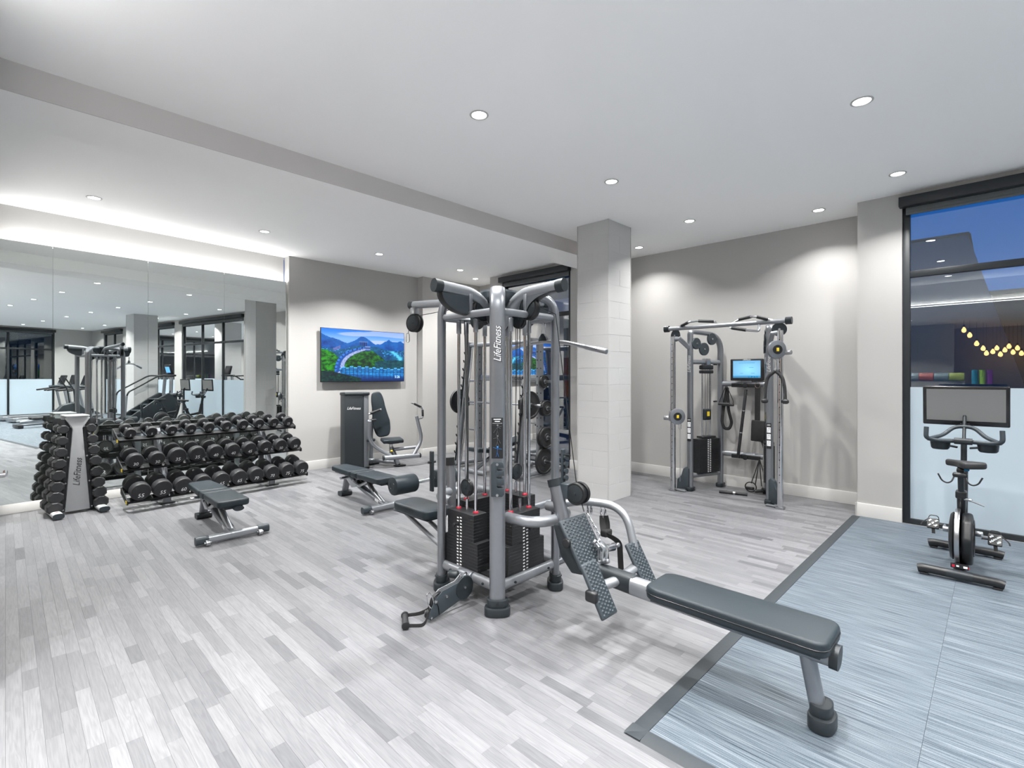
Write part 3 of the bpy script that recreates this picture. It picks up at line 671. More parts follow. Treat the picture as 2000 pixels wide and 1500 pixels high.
lp = MB().prism(oa, 0.006, MXZ @ Matrix.Translation((0, 0, 0.020)), bev=0.001).obj('pulley_housing', M_mid, gym)
MB().prism(oa, 0.006, MXZ @ Matrix.Translation((0, 0, -0.020)), bev=0.001).obj('housing_plate', M_silver2, lp)
MB().cyl((2.078, 2.463, 0.135), (2.078, 2.4605, 0.135), 0.070, n=32).obj('housing_disc', M_dark, lp)
MB().cyl((2.078, 2.4605, 0.135), (2.078, 2.455, 0.135), 0.008, n=12).cyl((1.93, 2.464, 0.125), (1.93, 2.456, 0.125), 0.009, n=12).cyl((1.845, 2.464, 0.118), (1.845, 2.456, 0.118), 0.009, n=12).cyl((1.812, 2.464, 0.030), (1.812, 2.456, 0.030), 0.007, n=12).obj('bolt', M_chrome, lp)
MB().tube([(1.848, 2.461, 0.112), (1.865, 2.461, 0.085), (1.872, 2.461, 0.03)], 0.006, 0.002, fil=0.01, n=6, side=(0, 1, 0)).obj('housing_slot', M_black, lp)
wheel((1.88, 2.487, 0.10), (0, 1, 0), 0.058, 0.012); wheel((1.815, 2.487, 0.045), (0, 1, 0), 0.030, 0.010)
MB().torus((2.06, 2.487, 0.202), (1, 0, 0.3), 0.010, 0.004, 12, 6).obj('eye_bolt', M_chrome, lp)

# pulldown station (k = 2)
po = MB().tube([(GX, 3.06, 0.10), (GX, 3.05, 0.40), (GX, 3.09, 0.82)], 0.032, 0.044, fil=0.1, n=16, side=(1, 0, 0)).obj('pulldown_post', M_silver, gym)
MB().tube([(GX, 3.088, 0.80), (GX, 3.094, 0.86)], 0.036, 0.049, fil=0, n=16, side=(1, 0, 0)).obj('end_cap', M_black, po)
sp2 = pad('seat_pad', 2.32, 2.59, 3.22, 3.74, 0.425, 0.068, 0.06, parent=gym, ends=1.8)
MB().box((GX - 0.005, 3.5, 0.345), (0.20, 0.5, 0.012), bev=0.004).obj('seat_plate', M_mid, sp2)
MB().tube([(GX - 0.03, 3.72, 0.34), (GX - 0.03, 3.08, 0.12)], 0.018, fil=0, n=10).tube([(GX + 0.05, 3.60, 0.34), (GX + 0.05, 3.06, 0.15)], 0.018, fil=0, n=10).obj('seat_strut', M_silver2, sp2)
MB().tube([(GX, 3.10, 0.08), (GX, 2.84, 0.12)], 0.026, fil=0, n=12).box((GX, 3.08, 0.05), (0.16, 0.10, 0.09), bev=0.02).obj('rear_foot', M_silver, gym)
pb = MB().box((2.435, 3.30, 0.725), (0.020, 0.045, 0.33), bev=0.008, seg=3).obj('adjust_plate', M_dark, gym)
nt = MB()
for i in range(6): nt.cyl((2.424, 3.285, 0.60 + i * 0.045), (2.422, 3.285, 0.60 + i * 0.045), 0.007, n=10)
nt.obj('adjust_holes', M_black, pb)
MB().cyl((2.40, 3.30, 0.80), (2.47, 3.30, 0.80), 0.010, n=10).obj('bolt', M_black, pb)
MB().cyl((2.33, 3.42, 0.63), (2.62, 3.42, 0.63), 0.016, n=12).obj('roller_axle', M_chrome, gym)
for (xa, xb) in ((2.14, 2.35), (2.545, 2.755)):
    rr_o = MB().cyl((xa, 3.42, 0.63), (xb, 3.42, 0.63), 0.074, n=28, bev=0.012).obj('roller_pad', M_pad, gym)
    MB().torus((xa - 0.0005, 3.42, 0.63), (1, 0, 0), 0.030, 0.002, 20, 6).obj('piping', M_black, rr_o)
wb = MB().box(P(1.03, 0, 2.06, 2), (0.05, 0.07, 0.06), bev=0.008).obj('pulley_bracket', M_steel, gym)
for s in (-0.014, 0.014): wheel(P(1.03, s, 1.955, 2), (1, 0.25, 0), 0.078, 0.010)
cable([P(0.25, 0, 2.03, 2), P(0.97, 0, 2.015, 2)])
def carabiner(pts_c, h, w, parent, m=M_chrome, r=0.0036, side=(1, 0, 0), name='carabiner'):
    c_ = V(pts_c); s = V(side)
    P_ = [c_ + s * (w * math.cos(a)) + V((0, 0, (h - w) * (1 if math.sin(a) > 0 else -1) * (abs(math.sin(a)) > 0.01) + w * math.sin(a))) for a in [2 * math.pi * (i + 0.5) / 20 for i in range(20)]]
    return MB().tube(P_, r, fil=0, n=8, closed=True).obj(name, m, parent)
cable([(2.385, 3.545, 1.905), (2.372, 3.545, 1.865)])
carabiner((2.368, 3.545, 1.825), 0.038, 0.012, gym, side=(0.8, -0.6, 0))

# lat pulldown side (k = 3): knee plate and cable
MB().box((3.18, 2.53, 0.74), (0.045, 0.022, 0.34), bev=0.010, seg=3).obj('adjust_plate', M_mid, gym)
kb = MB()
for i in range(5): kb.lathe([(0, 0), (0.022, 0), (0.022, 0.02), (0, 0.02)], zto((3.185, 2.515, 0.62 + i * 0.055), (0, -1, 0)), 12)
kb.obj('adjust_teeth', M_mid, gym)
MB().cyl((3.18, 2.46, 0.86), (3.18, 2.60, 0.86), 0.009, n=10).obj('bolt', M_black, gym)
MB().tube([(2.74, 2.53, 0.50), (3.15, 2.53, 0.50), (3.18, 2.53, 0.60)], 0.022, 0.03, fil=0.05, n=12).tube([(3.15, 2.53, 0.50), (3.15, 2.53, 0.04)], 0.024, fil=0, n=12).box((3.15, 2.53, 0.02), (0.14, 0.08, 0.04), bev=0.012).obj('knee_support', M_silver, gym)
wheel((2.90, 2.53, 1.97), (0, 1, 0), 0.06, 0.012)
cable([(2.945, 2.53, 1.96), (2.945, 2.53, 1.90)])

# ---- things hanging on the multi gym
lb = root('lat_bar', (2.945, 2.54, 1.80), 'silver bent pulldown bar hanging from the multi gym, ending before the tiled column', 'bar')
MB().tube([(2.945, 1.955, 1.672), (2.945, 2.31, 1.755), (2.945, 2.54, 1.772), (2.945, 2.77, 1.755), (2.945, 3.12, 1.672)], 0.0155, fil=[0.06, 0.02, 0.06], n=14).obj('bar', M_steel, lb)
for y0, y1, za, zb in ((1.955, 2.14, 1.672, 1.715), (3.12, 2.93, 1.672, 1.715)): MB().cyl((2.945, y0, za), (2.945, y1, zb), 0.019, n=14, bev=0.004).obj('grip', M_mid if y0 > 2.5 else M_steel, lb)
MB().prism([(-0.045, 0), (0.045, 0), (0.036, 0.03), (0.012, 0.062), (-0.012, 0.062), (-0.036, 0.03)], 0.03, Matrix(((0, 0, 1, 2.945), (1, 0, 0, 2.54), (0, 1, 0, 1.772), (0, 0, 0, 1))), bev=0.006).obj('hanger', M_dark, lb)
carabiner((2.945, 2.535, 1.868), 0.040, 0.013, lb, side=(0.7, -0.7, 0))
hd = root('cable_attachment', (1.70, 2.57, 0), 'black strap handle lying on the floor beside the low pulley of the multi gym', 'handle')
gh = MB().tube([(1.725, 2.615, 0.026), (1.655, 2.50, 0.024)], 0.019, fil=0, n=16).obj('grip', M_rubber, hd)
for a, b2 in (((1.727, 2.618, 0.026), (1.718, 2.603, 0.026)), ((1.662, 2.512, 0.024), (1.652, 2.495, 0.024))): MB().cyl(a, b2, 0.0235, n=18, bev=0.003).obj('grip_collar', M_black, hd)
cc = V((1.815, 2.475, 0.085))
for a, mid in (((1.722, 2.612, 0.026), (1.79, 2.56, 0.030)), ((1.657, 2.503, 0.024), (1.745, 2.44, 0.016))):
    MB().tube([a, mid, V(mid).lerp(cc, 0.6) + V((0, 0, -0.004)), cc], 0.0115, 0.0022, fil=0.04, n=8, side=(0, 0, 1) ).obj('strap', M_fabric, hd)
MB().tube([V((1.815, 2.475, 0.085)) + V((0.016 * math.sin(a) * 1.3, -0.006 * math.cos(a), 0.045 + 0.05 * -math.cos(a))) + V((0.012 * math.cos(a), 0, 0)) for a in [2 * math.pi * i / 18 for i in range(18)]], 0.0038, fil=0, n=8, closed=True).obj('carabiner', M_chrome, hd)
rh = root('row_attachment', (2.46, 1.70, 0.44), 'chrome close-grip row handle hanging by a chain over the shin plate', 'handle')
chain = MB(); p0 = V((2.475, 1.815, 0.70)); p1 = V((2.485, 1.70, 0.545)); n = 7
cable([(2.49, 1.835, 0.715), (2.478, 1.81, 0.672)], 0.004)
for i in range(n):
    c_ = p0.lerp(p1, 0.25 + (i + 0.5) / n * 0.72); d = (p1 - p0).normalized(); s = V((1, 0, 0)) if i % 2 else d.cross(V((1, 0, 0))).normalized()
    L = 0.020 if 0 < i < n - 1 else 0.026
    chain.tube([c_ + d * (L * 0.62 * math.sin(a)) + s * (0.0075 * math.cos(a)) for a in [2 * math.pi * j / 12 for j in range(12)]], 0.0028, fil=0, n=6, closed=True)
chain.obj('chain', M_chrome, rh)
Mh = Matrix.Translation((2.49, 1.672, 0.47)) @ Matrix.Rotation(R(-32), 4, 'Y') @ Matrix.Rotation(R(62), 4, 'X')
for s in (-0.022, 0.022):
    MB().prism([(-0.014, 0.075), (0.014, 0.075), (0.020, 0.02), (0.075, -0.018), (0.075, -0.045), (0.04, -0.052), (0, -0.02), (-0.04, -0.052), (-0.075, -0.045), (-0.075, -0.018), (-0.020, 0.02)], 0.005, Mh @ Matrix.Translation((0, 0, s)), bev=0.001).obj('side_plate', M_chrome, rh)
for x in (-0.064, 0.064): MB().cyl(Mh @ V((x, -0.034, -0.055)), Mh @ V((x, -0.034, 0.055)), 0.013, n=14, bev=0.003).obj('grip', M_steel, rh)
MB().cyl(Mh @ V((0, 0.062, -0.034)), Mh @ V((0, 0.062, 0.034)), 0.006, n=10).obj('pin', M_chrome, rh)
stp = root('ankle_strap', (2.70, 1.82, 0.6), 'black webbing ankle strap hanging from the hooks of the row station', 'strap')
MB().tube([(2.698, 1.825, 0.60), (2.69, 1.82, 0.55), (2.675, 1.80, 0.51)], 0.020, 0.004, fil=0.02, n=8, side=(0.6, -0.8, 0)).tube([(2.71, 1.81, 0.60), (2.715, 1.80, 0.55), (2.70, 1.79, 0.51)], 0.020, 0.004, fil=0.02, n=8, side=(0.6, -0.8, 0)).obj('loop', M_fabric, stp)
MB().box((2.69, 1.79, 0.50), (0.075, 0.05, 0.045), bev=0.012, seg=3).obj('cuff', M_fabric, stp)
MB().tube([(2.66, 1.775, 0.50), (2.70, 1.745, 0.475), (2.735, 1.72, 0.44), (2.738, 1.71, 0.25)], 0.019, 0.004, fil=0.03, n=8, side=(0.55, -0.83, 0)).obj('tail', M_fabric, stp)
MB().torus((2.70, 1.815, 0.597), (0, 1, 0), 0.011, 0.0025, 14, 6).obj('ring', M_chrome, stp)

# ------------------------------------------------------------------ cable machine in the alcove
CY = 2.405
cmx = root('cable_machine', (6.45, CY, 0), 'silver dual-column cable machine standing in the alcove right of the tiled column', 'gym machine')
def cw(c, ax, r, w=0.014, m=M_mid, par=None):
    ax = V(ax).normalized(); c = V(c)
    o = MB().lathe([(0, -w), (r - 0.004, -w), (r, -w + 0.004), (r * 0.9, 0), (r, w - 0.004), (r - 0.004, w), (0, w)], zto(c, ax), 28).obj('pulley', m, par or cmx)
    MB().cyl(c - ax * (w + 0.004), c + ax * (w + 0.004), 0.012, n=12).obj('axle', M_steel, o); return o
for s in (1, -1):
    yc = CY + s * 0.645; yf = CY + s * 0.485; yr = CY + s * 0.30
    cp = MB().tube([(6.14, yc, 0.02), (6.14, yc, 2.02)], 0.031, 0.031, fil=0, n=16, square=3).obj('slide_column', M_chrome, cmx)
    mh = MB()
    for i in range(20): mh.cyl((6.14 - 0.0312, yc, 0.3 + i * 0.085), (6.14 - 0.0322, yc, 0.3 + i * 0.085), 0.006, n=8)
    mh.obj('adjust_holes', M_black, cp, kind='stuff')
    MB().box((6.14, yc, 0.012), (0.085, 0.085, 0.024), bev=0.005).obj('column_foot', M_steel, cmx)
    MB().box((6.17, (yc + yf) / 2, 0.014), (0.05, abs(yc - yf), 0.014), bev=0.004).obj('base_plate', M_silver2, cmx)
    fr = V((6.30, yf, 0)); re = V((6.83, yr, 0)); ax = (re - fr).normalized(); sd = V((-ax.y, ax.x, 0)) * (-s)
    po = MB().tube([fr + V((0, 0, 0.03)), fr + V((0, 0, 2.09)), re + V((0, 0, 2.06)), re + V((0, 0, 0.03))], 0.040, 0.030, fil=[0.05, 0.24], n=18, side=sd, seg=10, square=2.6).obj('side_frame', M_silver, cmx)
    for q in (fr, re): MB().prism(ell(0.078, 0.052), 0.05, Matrix.Translation(q + V((0, 0, 0.025))), bev=0.01).obj('foot', M_dark, po)
    MB().tube([fr + V((0, 0, 1.69)), re + V((0, 0, 1.69))], 0.022, 0.030, fil=0, n=12).obj('cross_rail', M_silver2, cmx)
    MB().tube([fr + V((0, 0, 0.19)), re + V((0, 0, 0.19))], 0.022, 0.028, fil=0, n=12).obj('cross_rail', M_silver2, cmx)
    MB().tube([(6.14, yc, 1.995), (6.14, yc * 0.5 + yf * 0.5, 1.995), (6.30, yf, 1.86)], 0.022, 0.03, fil=0.0, n=12).obj('column_brace', M_silver2, cmx)
    mid = fr.lerp(re, 0.52); M = Matrix((ax, sd * 1, V((0, 0, 1)))).transposed().to_4x4(); M.translation = mid
    st = MB()
    for i in range(19):
        st.box((0, 0, 0.232 + i * 0.0235), (0.37, 0.115, 0.0234), bev=0.001, seg=1, M=M)
    st.box((0, 0, 0.690), (0.24, 0.11, 0.026), bev=0.003, seg=1, M=M)
    so = st.obj('weight_stack', M_weight, cmx)
    lb_ = MB()
    for i in range(19):
        for e in (-0.020, 0.020): lb_.box((e - 0.005, 0.0582, 0.234 + i * 0.0235 + (0.004 if e > 0 else 0)), (0.022, 0.0012, 0.010), M=M); lb_.box((e - 0.005, -0.0582, 0.234 + i * 0.0235), (0.022, 0.0012, 0.010), M=M)
    lb_.obj('weight_number', M_white, so, kind='stuff')
    for e in (-0.075, 0.075): MB().cyl(M @ V((e, 0, 0.22)), M @ V((e, 0, 1.69)), 0.010, n=12).obj('guide_rod', M_chrome, cmx)
    MB().box((0.0, 0, 0.99), (0.13, 0.07, 0.15), bev=0.02, seg=3, M=M).obj('travelling_block', M_dark, cmx)
    MB().box((0.0, 0.0365, 1.0), (0.045, 0.002, 0.06), M=M).box((0.0, -0.0365, 1.0), (0.045, 0.002, 0.06), M=M).obj('warning_label', M_yellow, cmx)
    MB().cyl(M @ V((0, 0, 0.70)), M @ V((0, 0, 0.92)), 0.006, n=8).obj('stem', M_chrome, cmx)
    MB().box((0, 0, 1.62), (0.20, 0.075, 0.06), bev=0.015, M=M).box((0, 0, 1.56), (0.20, 0.075, 0.045), bev=0.012, M=M).obj('shock_block', M_black, cmx)
    MB().box((0.0, 0.0, 1.695), (0.07, 0.085, 0.085), bev=0.006, M=M).obj('top_bracket', M_steel, cmx)
    cw(fr + ax * 0.06 + V((0, 0, 1.93)) + sd * 0.045, sd, 0.075, par=cmx); cw(fr + ax * 0.20 + V((0, 0, 1.86)) + sd * 0.045, sd, 0.085); cw(fr + ax * 0.36 + V((0, 0, 2.0)) + sd * 0.03, sd, 0.08)
    for e in (-0.02, 0.02, 0.055): MB().cyl(M @ V((e, 0.0, 1.05)), M @ V((e, 0.0, 1.62)), 0.003, n=6).obj('cable', M_black, cmx)
    cw((6.17, yc - s * 0.02, 2.035), (1, -s * 0.4, 0), 0.078)
    zt = 0.98 if s > 0 else 1.80
    MB().box((6.14, yc, zt), (0.085, 0.085, 0.13), bev=0.008).obj('trolley', M_steel, cmx)
    tp = V((6.10, yc - s * 0.02, zt)) if s < 0 else V((6.12, yc - 0.06, zt))
    tw = MB().prism([(0.10 * math.cos(a) , 0.105 * math.sin(a)) for a in [2 * math.pi * i / 24 for i in range(24)]], 0.05, zto(tp + V((-0.03, -0.02 if s > 0 else 0.0, 0)), (-0.75, -0.66, 0)), bev=0.006).obj('trolley_pulley', M_silver, cmx)
    MB().cyl(tp + V((-0.048, -0.037 if s > 0 else -0.017, 0)), tp + V((-0.0525, -0.041 if s > 0 else -0.021, 0)), 0.052, n=28).obj('round_label', M_black, tw)
    MB().box(tp + V((-0.0535, -0.042 if s > 0 else -0.022, 0)), (0.003, 0.028, 0.040), rot=(0, 0, R(41)), bev=0.001).obj('warning_label', M_yellow, tw)
    MB().cyl((6.14, yc + s * 0.03, zt - 0.03), (6.12, yc + s * 0.12, zt - 0.03), 0.028, n=18, bev=0.008).obj('pull_knob', M_steel, cmx)
    if s > 0:
        MB().cyl((6.10, yc - 0.115, 0.87), (6.10, yc - 0.115, 0.14), 0.0028, n=6).obj('cable', M_steel, cmx)
        carabiner((6.10, yc - 0.115, 0.86), 0.045, 0.014, cmx, side=(0.7, -0.7, 0))
    else:
        carabiner((6.07, yc + 0.03, 1.635), 0.055, 0.014, cmx, side=(0.7, -0.7, 0))
    MB().prism([(-0.10, 0.0), (0.05, 0.0), (0.05, 0.26), (0.02, 0.29), (-0.02, 0.26), (-0.04, 0.18), (-0.09, 0.12)], 0.05, Matrix(((0.35, 0, 0.94, 6.26), (s * -0.94, 0, s * 0.35, yf + s * 0.055), (0, 1, 0, 0.022), (0, 0, 0, 1))), bev=0.004).obj('base_guard', M_mid, cmx)
    # placards and lettering on the front of the posts
    MP_ = Matrix((V((0, -1, 0)), V((0, 0, 1)), V((-1, 0, 0)))).transposed().to_4x4(); MP_.translation = fr + V((-0.0315, 0, 0))
    pl = MB().box((0, 0.80, 0.001), (0.052, 0.30, 0.002), M=MP_).obj('instruction_placard', M_black, cmx)
    t = MB()
    for i in range(3): t.box((0, 0.87 - i * 0.078, 0.0024), (0.042, 0.064, 0.0006), M=MP_)
    for i in range(2): t.box((0, 0.934 - i * 0.012, 0.0024), (0.036, 0.004, 0.0006), M=MP_)
    t.obj('printed_panel', M_white, pl)
    t = MB()
    for i in range(3):
        y = 0.87 - i * 0.078; t.tube([MP_ @ V((-0.012, y - 0.022, 0.003)), MP_ @ V((0.0, y + 0.004, 0.003)), MP_ @ V((0.014, y + 0.012 - 0.014 * i, 0.003))], 0.003, 0.0005, fil=0, n=6); t.cyl(MP_ @ V((0.002, y + 0.017, 0.0028)), MP_ @ V((0.002, y + 0.017, 0.0034)), 0.005, n=10)
    t.obj('printed_figure', M_black, pl)
    MB().text('LifeFitness', 0.062, MP_ @ Matrix.Translation((0, 1.66, 0.0006)) @ Matrix.Rotation(R(90), 4, 'Z'), 0.0006, 0.35, 0.85).obj('lettering', M_white, cmx)
tb = MB().tube([(6.14, CY + 0.74, 2.125), (6.14, CY - 0.74, 2.125)], 0.026, fil=0, n=14).obj('top_beam', M_silver2, cmx)
for s in (1, -1):
    MB().tube([(6.14, CY + s * 0.70, 2.125), (6.14, CY + s * 0.765, 2.125)], 0.034, 0.042, fil=0, n=18, side=(1, 0, 0)).obj('end_cap', M_dark, tb)
    g = MB().tube([(6.14, CY + s * 0.56, 2.14), (6.08, CY + s * 0.40, 2.19), (6.16, CY + s * 0.33, 2.205), (6.26, CY + s * 0.14, 2.19), (6.14, CY + s * 0.08, 2.125)], 0.0135, fil=0.03, n=10).obj('chin_grip', M_steel, tb)
    MB().cyl((6.125, CY + s * 0.52, 2.154), (6.085, CY + s * 0.41, 2.188), 0.019, n=12).obj('grip_sleeve', M_rubber, g)
    MB().cyl((6.17, CY + s * 0.32, 2.204), (6.25, CY + s * 0.155, 2.192), 0.019, n=12).obj('grip_sleeve', M_rubber, g)
MB().tube([(6.14, CY - 0.42, 2.12), (6.10, CY - 0.43, 2.02), (6.06, CY - 0.30, 2.04), (6.05, CY - 0.12, 2.08)], 0.0135, fil=0.03, n=10).obj('chin_grip', M_steel, tb)
MB().cyl((6.06, CY - 0.30, 2.04), (6.051, CY - 0.14, 2.076), 0.019, n=12).obj('grip_sleeve', M_rubber, tb)
for z, nm in ((1.40, 'upper_crossbar'), (0.46, 'lower_crossbar')):
    o = MB().tube([(6.83, CY + 0.30, z), (6.83, CY - 0.30, z)], 0.028, 0.036, fil=0, n=14).obj(nm, M_silver2, cmx)
    MB().box((6.795, CY - 0.04, z - 0.02), (0.014, 0.36, 0.05), bev=0.005).obj('hook_board', M_black, o)
    MB().cyl((6.79, CY - 0.04, z - 0.02), (6.765, CY - 0.04, z - 0.02), 0.035, n=20, bev=0.006).obj('knob', M_black, o)
for (z, s) in ((1.66, 1), (1.16, 1), (0.66, 1), (0.80, -1)):
    MB().box((6.74, CY + s * 0.335, z), (0.09, 0.024, 0.02), bev=0.006).obj('accessory_peg', M_black, cmx)
# console
cs = MB().box((0, 0, 0), (0.05, 0.40, 0.285), bev=0.012, seg=3, M=Matrix.Translation((6.79, CY - 0.06, 1.585)) @ Matrix.Rotation(R(8), 4, 'Z')).obj('console', M_bezel, cmx)
Mc = Matrix.Translation((6.79, CY - 0.06, 1.585)) @ Matrix.Rotation(R(8), 4, 'Z') @ Matrix(((0, 0, -1, -0.0256), (-1, 0, 0, 0), (0, 1, 0, 0), (0, 0, 0, 1)))
v, f, tn = [], [], []
nx, ny = 24, 18
for j in range(ny):
    for i in range(nx):
        k = len(v); x0 = -0.165 + 0.33 * i / nx; x1 = -0.165 + 0.33 * (i + 1) / nx; y0 = -0.105 + 0.225 * j / ny; y1 = -0.105 + 0.225 * (j + 1) / ny
        v += [Mc @ V((x0, y0, 0.001)), Mc @ V((x1, y0, 0.001)), Mc @ V((x1, y1, 0.001)), Mc @ V((x0, y1, 0.001))]; f.append((k, k + 1, k + 2, k + 3))
        c_ = (0.25, 0.62, 0.95)
        d = math.hypot((i - 13) / 14, (j - 8) / 10); c_ = tuple(a * (1 - 0.35 * min(1, d)) for a in c_)
        if j < 2: c_ = (0.05, 0.22, 0.40)
        if j == 2: c_ = (0.12, 0.42, 0.7)
        if j > 16: c_ = (0.12, 0.35, 0.6)
        tn.append(c_)
inv = XF[cmx.name].inverted(); pyobj('screen', [inv @ q for q in v], f, M_screen, cs, tn)
t = MB()
for (x, y, w_) in ((0.055, 0.03, 0.055), (0.075, -0.045, 0.05), (-0.06, -0.045, 0.04), (0.0, 0.09, 0.20)): t.box((x, y, 0.0018), (w_, 0.004, 0.0004), M=Mc)
for i in range(4): t.box((0.03 + i * 0.032, -0.092, 0.0018), (0.022, 0.016, 0.0004), M=Mc)
t.obj('screen_text', M_blueled, cs)
MB().text('LifeFitness', 0.022, Mc @ Matrix.Translation((0, 0.130, 0.001)), 0.0004, 0.3).obj('lettering', M_white, cs)
MB().box((6.81, CY - 0.05, 1.44), (0.04, 0.14, 0.05), bev=0.008).obj('console_bracket', M_silver, cs)

# accessories on the cable machine
a = root('strap_handles', (6.77, CY + 0.19, 1.36), 'pair of black strap handles hanging below left of the cable machine console', 'handle')
for i, (dy, dz) in enumerate(((0.03, 0.0), (-0.02, -0.01))):
    MB().tube([(6.755, CY + 0.19 + dy * 0.3, 1.37), (6.75, CY + 0.25 + dy, 1.17), (6.74, CY + 0.25 + dy, 1.13), (6.74, CY + 0.12 + dy, 1.13), (6.75, CY + 0.12 + dy, 1.17), (6.755, CY + 0.185, 1.37)], 0.012, 0.003, fil=0.02, n=8, side=(1, 0, 0)).obj('strap', M_fabric, a)
    MB().cyl((6.735, CY + 0.26 + dy, 1.13 + dz), (6.735, CY + 0.11 + dy, 1.13 + dz), 0.018, n=14, bev=0.003).obj('grip', M_rubber, a)
a = root('loop_strap', (6.76, CY + 0.19, 1.1), 'long black padded loop strap hanging beneath the strap handles on the cable machine', 'strap')
MB().tube([(6.765, CY + 0.19, 1.35), (6.76, CY + 0.235, 1.05), (6.75, CY + 0.25, 0.88), (6.74, CY + 0.21, 0.80), (6.745, CY + 0.15, 0.80), (6.755, CY + 0.12, 0.88), (6.765, CY + 0.17, 1.05), (6.77, CY + 0.185, 1.35)], 0.008, 0.020, fil=0.06, n=10, side=(1, 0.1, 0)).obj('loop', M_fabric, a)
a = root('straight_bar', (6.74, CY - 0.06, 0.9), 'slim black straight pull bar hanging upright in the middle of the cable machine', 'bar')
MB().cyl((6.74, CY - 0.065, 1.33), (6.72, CY + 0.03, 0.43), 0.019, n=14, bev=0.004).obj('bar', M_rubber, a)
for t_ in (0.30, 0.62): 
    p_ = V((6.74, CY - 0.065, 1.33)).lerp(V((6.72, CY + 0.03, 0.43)), t_); MB().cyl(p_, p_ + V((-0.0003, 0.0015, -0.015)), 0.0205, n=14).obj('ring', M_chrome, a)
a = root('dip_belt', (6.74, CY - 0.22, 1.0), 'black belt with wide padded end hanging right of the upright bar on the cable machine', 'belt')
MB().tube([(6.765, CY - 0.20, 1.37), (6.75, CY - 0.20, 0.92)], 0.036, 0.006, fil=0, n=8, side=(0, 1, 0)).obj('band', M_fabric, a)
MB().box((6.745, CY - 0.21, 0.80), (0.03, 0.165, 0.27), bev=0.012, seg=3, rot=(R(2), 0, 0)).obj('pad', M_fabric, a)
MB().tube([(6.745, CY - 0.25, 0.70), (6.74, CY - 0.29, 0.58), (6.74, CY - 0.31, 0.45)], 0.018, 0.004, fil=0.05, n=8, side=(0, 1, 0)).obj('tail', M_fabric, a)
MB().tube([V((6.76, CY - 0.20 + 0.03 * math.cos(q), 1.385 + 0.035 * math.sin(q))) for q in [2 * math.pi * i / 16 for i in range(16)]], 0.004, fil=0, n=8, closed=True).obj('carabiner', M_chrome, a)
a = root('triceps_rope', (6.05, 1.80, 1.45), 'black braided triceps rope hanging from the right pulley of the cable machine', 'rope')
yb = CY - 0.645 + 0.03
def braid(pts, r, n=7, tw=60):
    Pp = fillet(pts, 0.05, 8); mb = MB(); mb.tube(pts, r * 0.93, fil=0.05, n=10, seg=8)
    acc = 0; prev = Pp[0]; pos = []
    for i in range(len(Pp) - 1):
        L = (Pp[i + 1] - Pp[i]).length; k = max(1, int(L / 0.012))
        for j in range(k):
            q = Pp[i].lerp(Pp[i + 1], j / k); d = (Pp[i + 1] - Pp[i]).normalized(); pos.append((q, d))
    for i, (q, d) in enumerate(pos): mb.torus(q, d + V((0.4, 0.2, 0.1)), r * 0.86, r * 0.24, 12, 5)
    return mb
braid([(6.07, yb, 1.56), (6.05, yb + 0.075, 1.50), (6.05, yb + 0.10, 1.38), (6.05, yb + 0.105, 1.24)], 0.019).obj('rope', M_rubber, a)
braid([(6.07, yb, 1.56), (6.05, yb - 0.075, 1.50), (6.05, yb - 0.10, 1.38), (6.05, yb - 0.105, 1.24)], 0.019).obj('rope', M_rubber, a)
for s in (0.107, -0.107): MB().lathe([(0, 0), (0.022, 0.0), (0.036, 0.014), (0.036, 0.035), (0.022, 0.05), (0, 0.05)], Matrix.Translation((6.05, yb + s, 1.195)), 20).obj('end_stop', M_rubber, a)
MB().cyl((6.07, yb, 1.55), (6.07, yb, 1.59), 0.017, n=14, bev=0.004).obj('ferrule', M_steel, a)
a = root('resistance_tube', (6.72, CY - 0.22, 0.2), 'tangled black resistance tube with handles hanging low on the right of the cable machine', 'exercise band')
for i in range(4):
    d = (-0.09, -0.03, 0.03, 0.07)[i]
    MB().tube([(6.77, CY - 0.22, 0.44), (6.75, CY - 0.22 + d * 0.5, 0.30), (6.73, CY - 0.22 + d * 1.25, 0.09 + 0.01 * i)], 0.006, fil=0.08, n=8).obj('tube', M_rubber, a)
for (dy, dz, rz_) in ((0.10, 0.05, 20), (-0.02, 0.035, -40), (-0.09, 0.06, 70)):
    MB().cyl((6.72 + 0.05 * math.sin(R(rz_)), CY - 0.22 + dy + 0.05, dz), (6.72 - 0.05 * math.sin(R(rz_)), CY - 0.22 + dy - 0.05, dz + 0.01), 0.020, n=14, bev=0.004).obj('grip', M_rubber, a)
MB().torus((6.72, CY - 0.13, 0.075), (1, 0.2, 0.2), 0.065, 0.007, 20, 8).obj('loop', M_fabric, a)
a = root('short_bar', (6.52, 2.37, 0), 'short black pull bar lying on the floor between the feet of the cable machine', 'bar')
MB().cyl((6.42, 2.56, 0.020), (6.50, 2.24, 0.020), 0.019, n=14, bev=0.004).cyl((6.44, 2.485, 0.020), (6.443, 2.47, 0.020), 0.021, n=14).obj('bar', M_rubber, a)
MB().cyl((6.46, 2.40, 0.0205), (6.466, 2.376, 0.0205), 0.0205, n=14).obj('ring', M_steel, a)

